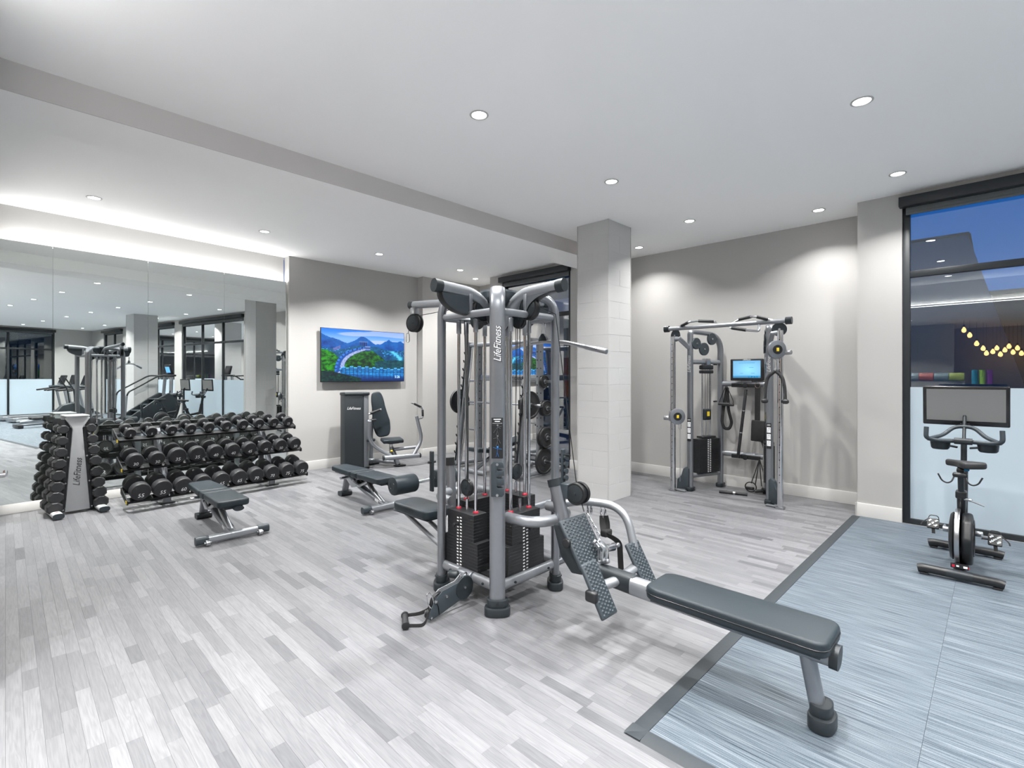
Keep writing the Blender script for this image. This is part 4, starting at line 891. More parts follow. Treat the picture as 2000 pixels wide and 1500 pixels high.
# ------------------------------------------------------------------ octagonal dumbbells on their tower
RZ = DEL
tw = root('dumbbell_tower', (0.55, 7.27, 0), 'tapered silver dumbbell tower with octagonal dumbbells on both sides in front of the mirror', 'rack', rz=RZ)
XT = XF[tw.name]
def TL(mb, name, m, par=tw, **k): mb.bm.transform(XT); return mb.obj(name, m, par, **k)
TH = 1.06
MF = Matrix(((1, 0, 0, 0), (0, 0, -1, 0), (0, 1, 0, 0), (0, 0, 0, 1)))
for yy, nm in ((-0.05, 'front_panel'), (0.20, 'rear_panel')):
    pnl = TL(MB().prism([(-0.105, 0.03), (0.105, 0.03), (0.040, 0.93), (0.105, TH - 0.02), (0.09, TH), (-0.09, TH), (-0.105, TH - 0.02), (-0.040, 0.93)], 0.008, Matrix.Translation((0, yy, 0)) @ MF, bev=0.002), nm, M_lightgrey)
    for s in (-1, 1):
        TL(MB().prism([(s * 0.108, 0.03), (s * 0.155, 0.03), (s * 0.085, 0.90), (s * 0.165, 0.985), (s * 0.155, 1.035), (s * 0.100, TH - 0.03), (s * 0.044, 0.925)][:: s], 0.006, Matrix.Translation((0, yy + 0.008, 0)) @ MF, bev=0.001), 'side_bracket', M_black)
        for z in (0.055, 0.34, 0.62, 0.95): TL(MB().cyl((s * (0.126 - 0.075 * z), yy - 0.001, z), (s * (0.126 - 0.075 * z), yy - 0.008, z), 0.009, n=12, bev=0.002), 'bolt', M_steel, pnl)
TL(MB().box((0, 0.075, TH + 0.006), (0.20, 0.30, 0.014), bev=0.006), 'top_cap', M_lightgrey)
Mt = XT @ Matrix.Translation((0.0, -0.0552, 0.45)) @ MF @ Matrix.Rotation(R(86), 4, 'Z')
MB().text('LifeFitness', 0.085, Mt, 0.0008, 0.35, 0.85).obj('lettering', M_black, tw)
for s in (-1, 1):
    f_ = TL(MB().tube([(s * 0.19, -0.26, 0.038), (s * 0.19, 0.26, 0.038)], 0.045, 0.026, fil=0, n=20, side=(1, 0, 0), square=2.8), 'foot_bar', M_lightgrey)
    TL(MB().tube([(s * 0.19, -0.268, 0.038), (s * 0.19, -0.258, 0.038)], 0.047, 0.028, fil=0, n=20, side=(1, 0, 0), square=2.8).tube([(s * 0.19, 0.268, 0.038), (s * 0.19, 0.258, 0.038)], 0.047, 0.028, fil=0, n=20, side=(1, 0, 0), square=2.8), 'end_cap', M_mid, f_)
    TL(MB().box((s * 0.19, -0.17, 0.006), (0.06, 0.08, 0.012), bev=0.003).box((s * 0.19, 0.17, 0.006), (0.06, 0.08, 0.012), bev=0.003), 'rubber_pad', M_black, f_)
TL(MB().box((-0.19, -0.16, 0.0652), (0.05, 0.07, 0.001)), 'warning_label', M_white); TL(MB().box((-0.19, -0.16, 0.0661), (0.022, 0.03, 0.001)), 'warning_mark', M_red)
TL(MB().tube([(-0.19, 0.075, 0.04), (0.19, 0.075, 0.04)], 0.03, 0.022, fil=0, n=12), 'cross_bar', M_silver2)
saddles = []
nm8 = ['topmost', 'second from the top', 'third from the top', 'fourth from the top', 'fifth from the top', 'sixth from the top', 'seventh from the top', 'lowest']
for s in (-1, 1):
    for i in range(8):
        z = 0.925 - i * 0.122 + (0.0 if i < 6 else 0.012 * (i - 5)); r = 0.050 + 0.0032 * i; x = s * (0.088 + 0.0095 * i + r * 0.55)
        for yy in (-0.04, 0.205): TL(MB().box((x, yy, z - 0.018), (0.055, 0.012, 0.014), rot=(0, s * R(14), 0), bev=0.003), 'saddle', M_black)
        M = XT @ Matrix.Translation((x, 0.08, z))
        d = root('octagonal_dumbbell', M.translation, 'black octagonal dumbbell, %s on the %s side of the tower' % (nm8[i], 'left' if s < 0 else 'right'), 'dumbbell', rz=RZ, group='octagonal dumbbells on the tower')
        hl = 0.085 + 0.006 * i
        for e in (-1, 1):
            prof = [(0, 0), (r * 0.72, 0), (r, 0.016), (r, hl - 0.016), (r * 0.80, hl), (0, hl)]
            MB().lathe(prof, M @ Matrix.Translation((0, e * 0.064, 0)) @ Matrix.Rotation(R(-90 * e), 4, 'X') @ Matrix.Rotation(R(22.5 if True else 0), 4, 'Z'), 8).obj('head', M_rubber, d, ang=15)
        MB().lathe([(0, -0.066), (0.013, -0.066), (0.0165, 0), (0.013, 0.066), (0, 0.066)], M @ Matrix.Rotation(R(90), 4, 'X'), 14).obj('handle', M_steel, d)

# ------------------------------------------------------------------ three-tier rack with round dumbbells
rk = root('dumbbell_rack', (1.95, 7.096, 0), 'long three-tier black dumbbell rack with silver legs along the mirror wall', 'rack', rz=RZ)
XR = XF[rk.name]
def RL(mb, name, m, par=rk, **k): mb.bm.transform(XR); return mb.obj(name, m, par, **k)
tiers = [(0.225, -0.08, 0.98), (0.555, 0.09, 0.98), (0.868, 0.26, 0.98)]
RW = 1.035
for s in (-0.62, 0.62):
    lg_ = RL(MB().tube([(s, -0.02, 0.02), (s, 0.0, 0.20), (s, 0.34, 0.86)], 0.036, 0.020, fil=0.08, n=14, side=(1, 0, 0), square=3.5), 'upright', M_silver)
    RL(MB().tube([(s, -0.02, 0.02), (s, -0.02, 0.14)], 0.040, 0.024, fil=0, n=14, side=(1, 0, 0), square=3.5), 'front_leg', M_silver, lg_)
    RL(MB().tube([(s, 0.30, 0.02), (s, 0.30, 0.76)], 0.036, 0.022, fil=0, n=14, side=(1, 0, 0), square=3.5), 'rear_leg', M_silver, lg_)
    RL(MB().tube([(s, 0.0, 0.115), (s, 0.30, 0.115)], 0.03, 0.02, fil=0, n=14, side=(1, 0, 0), square=3.5), 'leg_link', M_silver, lg_)
    RL(MB().box((s, -0.02, 0.007), (0.16, 0.075, 0.014), bev=0.004), 'foot_plate', M_black, lg_); RL(MB().box((s, 0.30, 0.007), (0.16, 0.075, 0.014), bev=0.004), 'foot_plate', M_black, lg_)
for (z, yc, _) in tiers:
    sh = RL(MB().prism([(-0.120, -0.040), (-0.100, -0.066), (-0.088, -0.066), (-0.080, -0.020), (-0.055, -0.012), (-0.057, -0.006), (-0.090, -0.018)], RW * 2, Matrix(((0, 0, 1, 0), (1, 0, 0, yc), (0, 1, 0, z - 0.06), (0, 0, 0, 1)))), 'tier_rail', M_black)
    RL(MB().prism([(0.045, 0.018), (0.100, 0.038), (0.125, 0.085), (0.135, 0.080), (0.108, 0.030), (0.047, 0.010)], RW * 2, Matrix(((0, 0, 1, 0), (1, 0, 0, yc), (0, 1, 0, z - 0.06), (0, 0, 0, 1)))), 'tier_rail', M_black)
    for xx in (-0.62, 0.62): RL(MB().box((xx, yc, z - 0.063), (0.05, 0.19, 0.022), rot=(R(17), 0, 0), bev=0.003), 'tier_bracket', M_black)
    for s in (-1, 1): RL(MB().prism([(-0.12, -0.075), (-0.12, -0.030), (0.12, 0.085), (0.14, 0.080), (0.14, 0.02), (-0.08, -0.080)], 0.010, Matrix(((0, 0, 1, s * (RW + 0.006)), (1, 0, 0, yc), (0, 1, 0, z - 0.06), (0, 0, 0, 1))), bev=0.002), 'tray_end', M_black, sh)
    RL(MB().box((-RW - 0.0125, yc - 0.085, z - 0.108), (0.002, 0.045, 0.035)), 'end_label', M_yellow, sh)
    for i in range(10):
        x = -RW + 0.0 + (i + 0.5) * 2 * RW / 10
        for e in (-0.055, 0.055): RL(MB().box((x + e * 0.9, yc + 0.01, z - 0.048), (0.010, 0.15, 0.028), rot=(R(17), 0, 0), bev=0.003), 'saddle', M_dark, sh)
nums = [[55, 55, 60, 60, 65, 65, 70, 70, 75, 75], [30, 30, 35, 35, 40, 40, 45, 45, 50, 50], [5, 5, 10, 10, 15, 15, 20, 20, 25, 25]]
rads = [[0.098, 0.097, 0.094, 0.094, 0.093, 0.093, 0.093, 0.093, 0.094, 0.094], [0.082, 0.080, 0.092, 0.090, 0.088, 0.086, 0.084, 0.084, 0.084, 0.084], [0.058, 0.059, 0.060, 0.061, 0.063, 0.064, 0.068, 0.068, 0.068, 0.068]]
tn = ['bottom', 'middle', 'top']; hm = {}
ORD = ['first', 'second', 'third', 'fourth', 'fifth', 'sixth', 'seventh', 'eighth', 'ninth', 'last']
for j, (z, yc, _) in enumerate(tiers):
    for i in range(10):
        r = rads[j][i]; hl = 0.055 + 0.00062 * nums[j][i] + 0.01 * (j < 2); gap = 0.066
        x = -RW + (i + 0.5) * 2 * RW / 10
        M = XR @ Matrix.Translation((x, yc - 0.005, z + 0.028 + (r - 0.094) * 0.75 )) @ Matrix.Rotation(R(13), 4, 'X')
        d = root('round_dumbbell', M.translation, 'round black dumbbell, %s from the left on the %s tier, marked %d' % (ORD[i], tn[j], nums[j][i]), 'dumbbell', group='round dumbbells on the rack')
        d.matrix_world = M; XF[d.name] = M.copy()
        k = (round(r, 3), round(hl, 3))
        for e in (-1, 1):
            if (k, e) not in hm:
                mb = MB(); b_ = 0.014
                mb.lathe([(0, 0), (r * 0.80, 0), (r - b_ * 0.3, b_ * 0.3), (r, b_), (r, hl - b_), (r - b_ * 0.3, hl - b_ * 0.3), (r * 0.84, hl), (r * 0.80, hl - 0.003), (0, hl - 0.003)], Matrix.Translation((0, e * gap, 0)) @ Matrix.Rotation(R(-90 * e), 4, 'X'), 32)
                o = mb.obj('head', M_rubber, d, local=True); hm[(k, e)] = o.data
            else: o = bpy.data.objects.new('head', hm[(k, e)]); COL.objects.link(o); o.parent = d
        hk_ = ('h', 1)
        if hk_ not in hm:
            o = MB().lathe([(0, -0.07), (0.019, -0.07), (0.019, -0.058), (0.0145, -0.05), (0.0165, 0), (0.0145, 0.05), (0.019, 0.058), (0.019, 0.07), (0, 0.07)], Matrix.Rotation(R(90), 4, 'X'), 16).obj('handle', M_steel, d, local=True); hm[hk_] = o.data
        else: o = bpy.data.objects.new('handle', hm[hk_]); COL.objects.link(o); o.parent = d
        tk = ('t', nums[j][i], round(r, 3), round(hl, 3))
        if tk not in hm:
            sz = r * 0.62 if j < 2 else r * 0.62
            mb = MB().text(str(nums[j][i]), sz, Matrix(((1, 0, 0, 0.0), (0, 0, 1, -gap - hl + 0.0022), (0, 1, 0, -r * 0.42), (0, 0, 0, 1))) @ Matrix.Diagonal((1, 1, -1, 1)), 0.0005, 0.15)
            mb.text(str(nums[j][i]), sz, Matrix(((-1, 0, 0, 0.0), (0, 0, 1, gap + hl - 0.0022), (0, 1, 0, -r * 0.42), (0, 0, 0, 1))), 0.0005, 0.15)
            o = mb.obj('weight_number', M_white, d, local=True); hm[tk] = o.data
        else: o = bpy.data.objects.new('weight_number', hm[tk]); COL.objects.link(o); o.parent = d

# ------------------------------------------------------------------ adjustable benches
def bench(x, y, label, seat_m=M_pad):
    """front cross foot at (x, y), bench runs along +y"""
    b = root('adjustable_bench', (x, y, 0), label, 'bench', group='adjustable benches')
    O = V((x, y, 0))
    def p(a, c, z): return O + V((a, c, z))
    ff_ = MB().tube([p(-0.30, 0, 0.045), p(0.30, 0, 0.045)], 0.030, 0.034, fil=0, n=18, side=(0, 1, 0), square=2.8).obj('front_foot', M_silver2, b)
    for s in (-1, 1):
        MB().tube([p(s * 0.205, 0, 0.047), p(s * 0.305, 0, 0.047)], 0.033, 0.037, fil=0, n=18, side=(0, 1, 0), square=2.8).obj('foot_sleeve', M_mid, ff_)
        MB().cyl(p(s * 0.20, -0.045, 0.026), p(s * 0.235, -0.045, 0.026), 0.026, n=20, bev=0.005).cyl(p(s * 0.19, -0.045, 0.03), p(s * 0.245, -0.045, 0.03), 0.008, n=10).obj('wheel', M_steel, ff_)
    mn = MB().tube([p(0, 0.02, 0.05), p(0, 0.60, 0.17), p(0, 0.90, 0.30), p(0, 0.99, 0.05)], 0.040, 0.026, fil=[0.2, 0.10], n=16, side=(1, 0, 0), seg=8, square=2.8).obj('main_tube', M_silver, b)
    MB().box(p(0.041, 0.16, 0.085), (0.0015, 0.07, 0.03), rot=(R(12), 0, 0)).box(p(-0.041, 0.16, 0.085), (0.0015, 0.07, 0.03), rot=(R(12), 0, 0)).obj('warning_label', M_white, mn)
    MB().tube([p(-0.07, 0.99, 0.03), p(0.07, 0.99, 0.03)], 0.055, 0.030, fil=0, n=18, side=(0, 1, 0), square=3).obj('rear_foot', M_dark, b)
    sup = MB()
    for s in (-0.052, 0.052): sup.prism([(0.62, 0.17), (0.72, 0.15), (0.86, 0.24), (0.90, 0.31), (0.60, 0.315), (0.50, 0.305), (0.58, 0.26)], 0.008, Matrix(((0, 0, 1, x + s), (1, 0, 0, y), (0, 1, 0, 0), (0, 0, 0, 1))), bev=0.002)
    sup.obj('ladder_plate', M_steel, b)
    MB().tube([p(0.0, 0.06, 0.06), p(0.0, 0.34, 0.19), p(0, 0.44, 0.285)], 0.030, 0.022, fil=0.12, n=14, side=(1, 0, 0)).obj('support_tube', M_silver2, b)
    for s in (-0.075, 0.075): MB().tube([p(s, 0.30, 0.285), p(s, 0.50, 0.20), p(s, 0.72, 0.27)], 0.012, 0.018, fil=0.06, n=10, side=(1, 0, 0)).obj('link_arm', M_steel, b)
    MB().cyl(p(-0.09, 0.50, 0.205), p(0.09, 0.50, 0.205), 0.012, n=12).cyl(p(-0.10, 0.60, 0.26), p(0.10, 0.60, 0.26), 0.011, n=12).obj('axle', M_chrome, b)
    MB().box(p(0, 0.16, 0.292), (0.16, 0.34, 0.022), bev=0.006).obj('seat_frame', M_dark, b)
    MB().box(p(0, 0.80, 0.292), (0.15, 0.62, 0.022), bev=0.006).obj('back_frame', M_dark, b)
    MB().cyl(p(-0.16, 0.80, 0.262), p(-0.045, 0.80, 0.262), 0.015, n=14, bev=0.004).obj('pull_knob', M_chrome, b)
    MB().tube([p(0.03, -0.02, 0.288), p(0.03, -0.055, 0.286)], 0.045, 0.022, fil=0, n=16, side=(1, 0, 0)).obj('seat_end_cap', M_dark, b)
    def padc(nm, y0, y1, w0, w1, z, rc):
        o_ = []
        for (cx_, cy_, a0, w) in ((w1 - rc, y1 - rc, 0, w1), (-w1 + rc, y1 - rc, 90, w1), (-w0 + rc, y0 + rc, 180, w0), (w0 - rc, y0 + rc, 270, w0)):
            for i in range(6): a = R(a0 + 18 * i); o_.append((cx_ + rc * math.cos(a), cy_ + rc * math.sin(a)))
        return MB().prism(o_, 0.062, Matrix.Translation((x, y, z - 0.031)), bev=0.016, seg=4).obj(nm, seat_m, b)
    padc('seat_pad', -0.03, 0.47, 0.135, 0.135, 0.365, 0.04); padc('middle_pad', 0.475, 0.60, 0.135, 0.135, 0.365, 0.018); padc('back_pad', 0.605, 1.16, 0.135, 0.110, 0.365, 0.05)
    return b
bench(1.47, 5.03, 'slate grey adjustable bench standing alone in front of the round dumbbell rack')
bench(3.00, 4.90, 'slate grey adjustable bench between the multi gym and the chest press machine')

# ------------------------------------------------------------------ television
TX0, TX1, TZ0, TZ1 = 3.548, 5.123, 1.405, 2.292; TY = YT - 0.075
tv = root('television', ((TX0 + TX1) / 2, TY, TZ0), 'large wall television showing a stone wall winding over green mountains', 'television')
MB().box(((TX0 + TX1) / 2, TY + 0.012, (TZ0 + TZ1) / 2), (TX1 - TX0, 0.024, TZ1 - TZ0), bev=0.004).obj('bezel', M_bezel, tv)
MB().box(((TX0 + TX1) / 2, TY + 0.05, (TZ0 + TZ1) / 2 - 0.1), (0.7, 0.052, 0.35), bev=0.01).obj('wall_mount', M_black, tv)
NX, NY = 176, 99
def sm(a, b, x): t = min(1, max(0, (x - a) / (b - a))); return t * t * (3 - 2 * t)
def mixc(a, b, t): return tuple(p * (1 - t) + q * t for p, q in zip(a, b))
def nz(x, y, s=1.0): return noise.noise(V((x * s, y * s, 3.7)))
def fb(x, y, s): return 0.55 * nz(x, y, s) + 0.3 * nz(x + 9, y, s * 2.3) + 0.15 * nz(x, y + 5, s * 5)
def tvcol(u, v):
    sky = mixc((0.42, 0.60, 0.90), (0.14, 0.42, 0.86), sm(0.8, 1.0, v)); sky = mixc(sky, (0.72, 0.72, 0.90), 0.6 * sm(0.05, 0.2, nz(u * 2.2, v * 9)) )
    c = sky
    def pk(x, h, w): return h * max(0, 1 - abs(u - x) / w) ** 1.15
    r1 = 0.74 + 0.03 * fb(u, 0, 9) + pk(0.0, 0.16, 0.16) + pk(0.15, 0.07, 0.15) + pk(0.45, 0.12, 0.17) + pk(0.52, 0.05, 0.15) + pk(0.80, 0.11, 0.12) + pk(0.95, 0.09, 0.12)
    if v < r1: c = mixc((0.05, 0.33, 0.66), (0.015, 0.18, 0.44), 0.5 + 0.9 * fb(u, v, 14)); c = mixc(c, (0.08, 0.44, 0.74), 0.6 * sm(0.2, 0.0, r1 - v) * 0.5)
    r2 = 0.66 + 0.04 * fb(u, 2, 6) - 0.04 * math.sin(u * 9)
    if v < r2:
        c = mixc((0.02, 0.20, 0.38), (0.05, 0.36, 0.50), 0.5 + fb(u, v, 18))
        if fb(u, v * 1.6, 30) > 0.22 and v > 0.5 and (u < 0.32 or u > 0.7): c = (0.20, 0.55, 0.85)
    d = abs((u - 0.80) - 0.10 * math.sin((0.6 - v) * 9) - 0.05); 
    if 0.3 < v < 0.62 and d < 0.055 * (0.5 + v): c = mixc((0.30, 0.70, 0.85), c, sm(0.0, 0.055 * (0.5 + v), d + 0.04 * fb(u, v, 40)))
    g1 = 0.20 + 0.42 * max(0, 1 - ((u - 0.50) / 0.36) ** 2) + 0.05 * fb(u, 1, 12)                 # middle green hill
    if v < g1: c = mixc((0.03, 0.14, 0.10), (0.14, 0.42, 0.12), min(1, max(0, 0.45 + 1.5 * fb(u, v, 26) + 0.8 * (v - g1)+0.15)))
    g2 = 0.62 - 1.0 * max(0, u - 0.05) + 0.06 * fb(u, 4, 10)                                       # left green slope
    if v < g2 and u < 0.42: c = mixc((0.02, 0.18, 0.08), (0.16, 0.52, 0.10), min(1, max(0, 0.5 + 1.6 * fb(u, v, 24))))
    if u > 0.62 and v < 0.40 + 0.06 * fb(u, 3, 9) + 0.1 * (u - 0.62): c = mixc((0.02, 0.15, 0.22), (0.04, 0.30, 0.32), 0.5 + fb(u, v, 25))
    # the wall path: parametrised curve from bottom left up to the watch tower
    best = 9; bt = 0
    for i in range(31):
        t = i / 30; X = 0.20 + 0.015 * t + 0.30 * t ** 2.3; Y = 0.22 + 0.62 * t - 0.19 * t * t
        e = (u - X) ** 2 + ((v - Y) * 0.56) ** 2
        if e < best: best = e; bt = t; bx, by = X, Y
    wd = 0.055 * (1 - 0.62 * bt); d = math.sqrt(best); side = (u - bx) - (v - by) * 0.5
    if d < wd:
        c = (0.08, 0.26, 0.55)
        if side > wd * 0.15: c = mixc((0.62, 0.66, 0.80), (0.42, 0.50, 0.70), 0.5 + fb(u, v, 60))
        elif side < -wd * 0.55: c = mixc((0.16, 0.40, 0.75), (0.05, 0.18, 0.45), 1 if int(bt * 40) % 2 else 0)
    elif d < wd * 1.15 and side > 0: c = (0.08, 0.16, 0.30)
    # watch tower
    if 0.435 < u < 0.525 and 0.70 < v < 0.765: c = (0.10, 0.24, 0.50) if int((u - 0.435) * 120) % 3 else (0.03, 0.08, 0.22)
    if 0.428 < u < 0.532 and 0.765 < v < 0.785: c = (0.28, 0.40, 0.62)
    if 0.50 < u < 0.56 and 0.60 < v < 0.70: c = (0.35, 0.45, 0.68) if (v - 0.6) % 0.05 > 0.012 else (0.1, 0.2, 0.4)
    if 0.13 < u < 0.21 and 0.57 + (u - 0.13) * 0.7 < v < 0.63 + (u - 0.13) * 0.75: c = mixc((0.42, 0.40, 0.62), (0.15, 0.3, 0.55), 0.5 + fb(u, v, 60))
    # battlements along the bottom
    top = 0.24 + 0.035 * math.sin(u * 6 - 1.0) + 0.11 * max(0, u - 0.6) ** 1.2 * 1.6 + (0.022 if int(u * 22) % 2 else 0)
    if v < top and u > 0.20 + 0.25 * max(0, 0.2 - v):
        k = (u * 22) % 1; row = ((v * 34) % 1 < 0.14); c = mixc((0.05, 0.30, 0.58), (0.14, 0.55, 0.82), 0.5 + 1.0 * fb(u, v, 34))
        if row or ((u * 44 + int(v * 34) * 0.5) % 1 < 0.08): c = tuple(q * 0.45 for q in c)
        if top - v < 0.018: c = (0.28, 0.62, 0.86)
        if k > 0.9: c = tuple(q * 0.4 for q in c)
        if v < 0.10 + 0.10 * max(0, 0.75 - u) : c = mixc((0.02, 0.12, 0.32), c, sm(0, 0.12, v) * 0.6)
    if v < 0.20 - 0.4 * max(0, u - 0.1) and u < 0.45: c = mixc((0.01, 0.08, 0.14), (0.05, 0.26, 0.18), max(0, 0.4 + 1.2 * fb(u, v, 30)))
    return tuple(max(0.0, q) for q in c)
v_, f_, t_ = [], [], []
bx0, bx1, bz0, bz1 = TX0 + 0.008, TX1 - 0.008, TZ0 + 0.012, TZ1 - 0.008
for j in range(NY + 1):
    for i in range(NX + 1): v_.append((bx0 + (bx1 - bx0) * i / NX - tv.location.x, -0.0008, bz0 + (bz1 - bz0) * j / NY - tv.location.z))
for j in range(NY):
    for i in range(NX):
        a = j * (NX + 1) + i; f_.append((a, a + 1, a + NX + 2, a + NX + 1)); t_.append(tuple((1.04 * q) ** 2.1 for q in tvcol((i + 0.5) / NX, (j + 0.5) / NY)))
pyobj('screen', v_, f_, M_screen, tv, t_)
M_clock = mat('clock_glow', (0.35, 0.55, 0.8), 0.5, emit=0.7)
MB().text('5:26', 0.062, Matrix(((1, 0, 0, TX1 - 0.15), (0, 0, -1, TY - 0.0014), (0, 1, 0, TZ0 + 0.085), (0, 0, 0, 1))), 0.0003).obj('clock', M_clock, tv)

# ------------------------------------------------------------------ chest press machine
cp = root('chest_press', (4.3, 7.35, 0), 'grey chest press machine with tall weight shroud below the television', 'gym machine')
sh = MB().prism([(3.80, 7.46), (4.02, 7.30), (4.045, 7.30), (4.045, 7.62), (3.80, 7.62)], 1.20, Matrix.Translation((0, 0, 0.61)), bev=0.01).obj('weight_shroud', M_dark, cp)
dd = V((0.22, -0.16, 0)).normalized()
ML = Matrix((dd, V((0, 0, 1)), dd.cross(V((0, 0, 1))))).transposed().to_4x4(); ML.translation = V((3.91, 7.38, 0.985)) + dd.cross(V((0, 0, 1))) * 0.0008
MB().text('LifeFitness', 0.062, ML, 0.0006, 0.35, 0.8).obj('lettering', M_white, cp)
MB().prism([(4.045, 7.30), (4.14, 7.325), (4.165, 7.36), (4.165, 7.60), (4.045, 7.62)], 1.17, Matrix.Translation((0, 0, 0.605)), bev=0.012).obj('front_column', M_silver2, cp)
MB().prism([(3.79, 7.45), (4.02, 7.285), (4.13, 7.30), (4.18, 7.35), (4.175, 7.63), (3.79, 7.63)], 0.05, Matrix.Translation((0, 0, 1.215)), bev=0.018, seg=3).obj('top_cap', M_dark, cp)
MB().prism([(3.79, 7.45), (4.02, 7.285), (4.14, 7.30), (4.18, 7.35), (4.175, 7.63), (3.79, 7.63)], 0.03, Matrix.Translation((0, 0, 0.015)), bev=0.006).obj('base', M_black, cp)
# seat side: the user faces the room
SX, SY = 4.58, 7.36
def pr(pts, r, nm, m=M_silver2, par=cp, **k): return MB().tube(pts, r, n=k.pop('n', 14), **k).obj(nm, m, par)
bo = []
for i in range(40):
    a = 2 * math.pi * i / 40; zz = 0.385 * math.copysign(abs(math.sin(a)) ** 0.6, math.sin(a)); t = (zz + 0.385) / 0.77
    w_ = 0.145 - 0.035 * sm(0.35, 0.62, t) - 0.0 * t
    bo.append((w_ * math.copysign(abs(math.cos(a)) ** 0.55, math.cos(a)), zz))
fdir = V((-0.35, -0.94, 0)).normalized(); sdir = V((0.94, -0.35, 0)).normalized()
Mb = Matrix((sdir, V((0, 0, 1)), fdir)).transposed().to_4x4(); Mb.translation = V((4.42, 7.45, 0.86))
bp = MB().prism(bo, 0.06, Mb @ Matrix.Rotation(R(-10), 4, 'X') @ Matrix.Rotation(R(8), 4, 'Z'), bev=0.018, seg=3).obj('back_pad', M_pad, cp)
MB().box((0, 0, 0), (0.34, 0.27, 0.06), bev=0.018, seg=3, M=Matrix.Translation((4.55, 7.28, 0.425)) @ Matrix.Rotation(R(-20), 4, 'Z') @ Matrix.Rotation(R(4), 4, 'X')).obj('seat_pad', M_pad, cp)
MB().box((4.56, 7.30, 0.385), (0.18, 0.18, 0.03), bev=0.006).obj('seat_plate', M_black, cp)
for s in (-0.022, 0.022): MB().cyl((4.55 + s, 7.31, 0.20), (4.55 + s, 7.31, 0.38), 0.012, n=12).obj('seat_post', M_chrome, cp)
MB().tube([(4.56, 7.32, 0.30), (4.60, 7.17, 0.02)], 0.040, 0.035, fil=0, n=14, square=3.2).obj('seat_column', M_silver, cp)
MB().box((4.61, 7.14, 0.012), (0.17, 0.12, 0.024), bev=0.006).obj('foot', M_black, cp)
pr([(4.10, 7.55, 0.10), (4.35, 7.60, 0.08), (4.60, 7.20, 0.06)], 0.032, 'base_tube', M_silver2, fil=0.1)
pr([(4.34, 7.60, 0.03), (4.34, 7.60, 0.60), (4.40, 7.52, 0.95)], 0.036, 'rear_post', M_silver, fil=0.1)
MB().box((4.34, 7.62, 0.015), (0.30, 0.09, 0.03), bev=0.01).obj('foot', M_black, cp)
pv = MB().cyl((4.33, 7.16, 0.165), (4.90, 6.99, 0.165), 0.040, n=20, bev=0.01).obj('pivot_tube', M_silver2, cp)
MB().cyl((4.325, 7.162, 0.165), (4.31, 7.166, 0.165), 0.042, n=20, bev=0.006).cyl((4.905, 6.988, 0.165), (4.92, 6.984, 0.165), 0.042, n=20, bev=0.006).obj('pivot_cap', M_dark, pv)
pr([(4.45, 7.14, 0.18), (4.12, 7.30, 0.42), (4.03, 7.10, 0.80)], 0.030, 'press_arm', M_silver2, fil=0.22)
pr([(4.80, 7.02, 0.18), (4.98, 7.02, 0.42), (4.86, 7.02, 0.83)], 0.030, 'press_arm', M_silver2, fil=0.14)
pr([(4.57, 7.25, 0.27), (4.93, 7.06, 0.30)], 0.028, 'arm_link', M_silver2, fil=0)
pr([(4.86, 7.02, 0.78), (4.98, 7.0, 0.79), (4.97, 7.0, 0.96), (4.83, 7.05, 1.04), (4.79, 7.06, 1.05)], 0.015, 'handle', M_steel, fil=0.05)
MB().cyl((4.976, 7.0, 0.82), (4.971, 7.0, 0.93), 0.0195, n=14, bev=0.004).cyl((4.95, 7.012, 0.975), (4.83, 7.05, 1.04), 0.0195, n=14, bev=0.004).obj('grip', M_rubber, cp)
pr([(4.03, 7.10, 0.80), (4.14, 7.12, 0.80)], 0.015, 'handle', M_steel, fil=0); MB().cyl((4.05, 7.1, 0.80), (4.15, 7.12, 0.80), 0.020, n=14, bev=0.004).obj('grip', M_rubber, cp)
pr([(4.16, 7.35, 0.88), (4.36, 7.30, 0.955)], 0.016, 'handle', M_steel, fil=0); MB().cyl((4.18, 7.345, 0.89), (4.34, 7.305, 0.948), 0.021, n=14, bev=0.004).obj('grip', M_rubber, cp)
MB().cyl((4.47, 7.20, 0.26), (4.50, 7.185, 0.26), 0.019, n=16, bev=0.006).obj('adjust_knob', M_yellow, cp)
MB().box((4.17, 7.30, 0.46), (0.14, 0.06, 0.05), bev=0.02).obj('arm_joint', M_dark, cp)

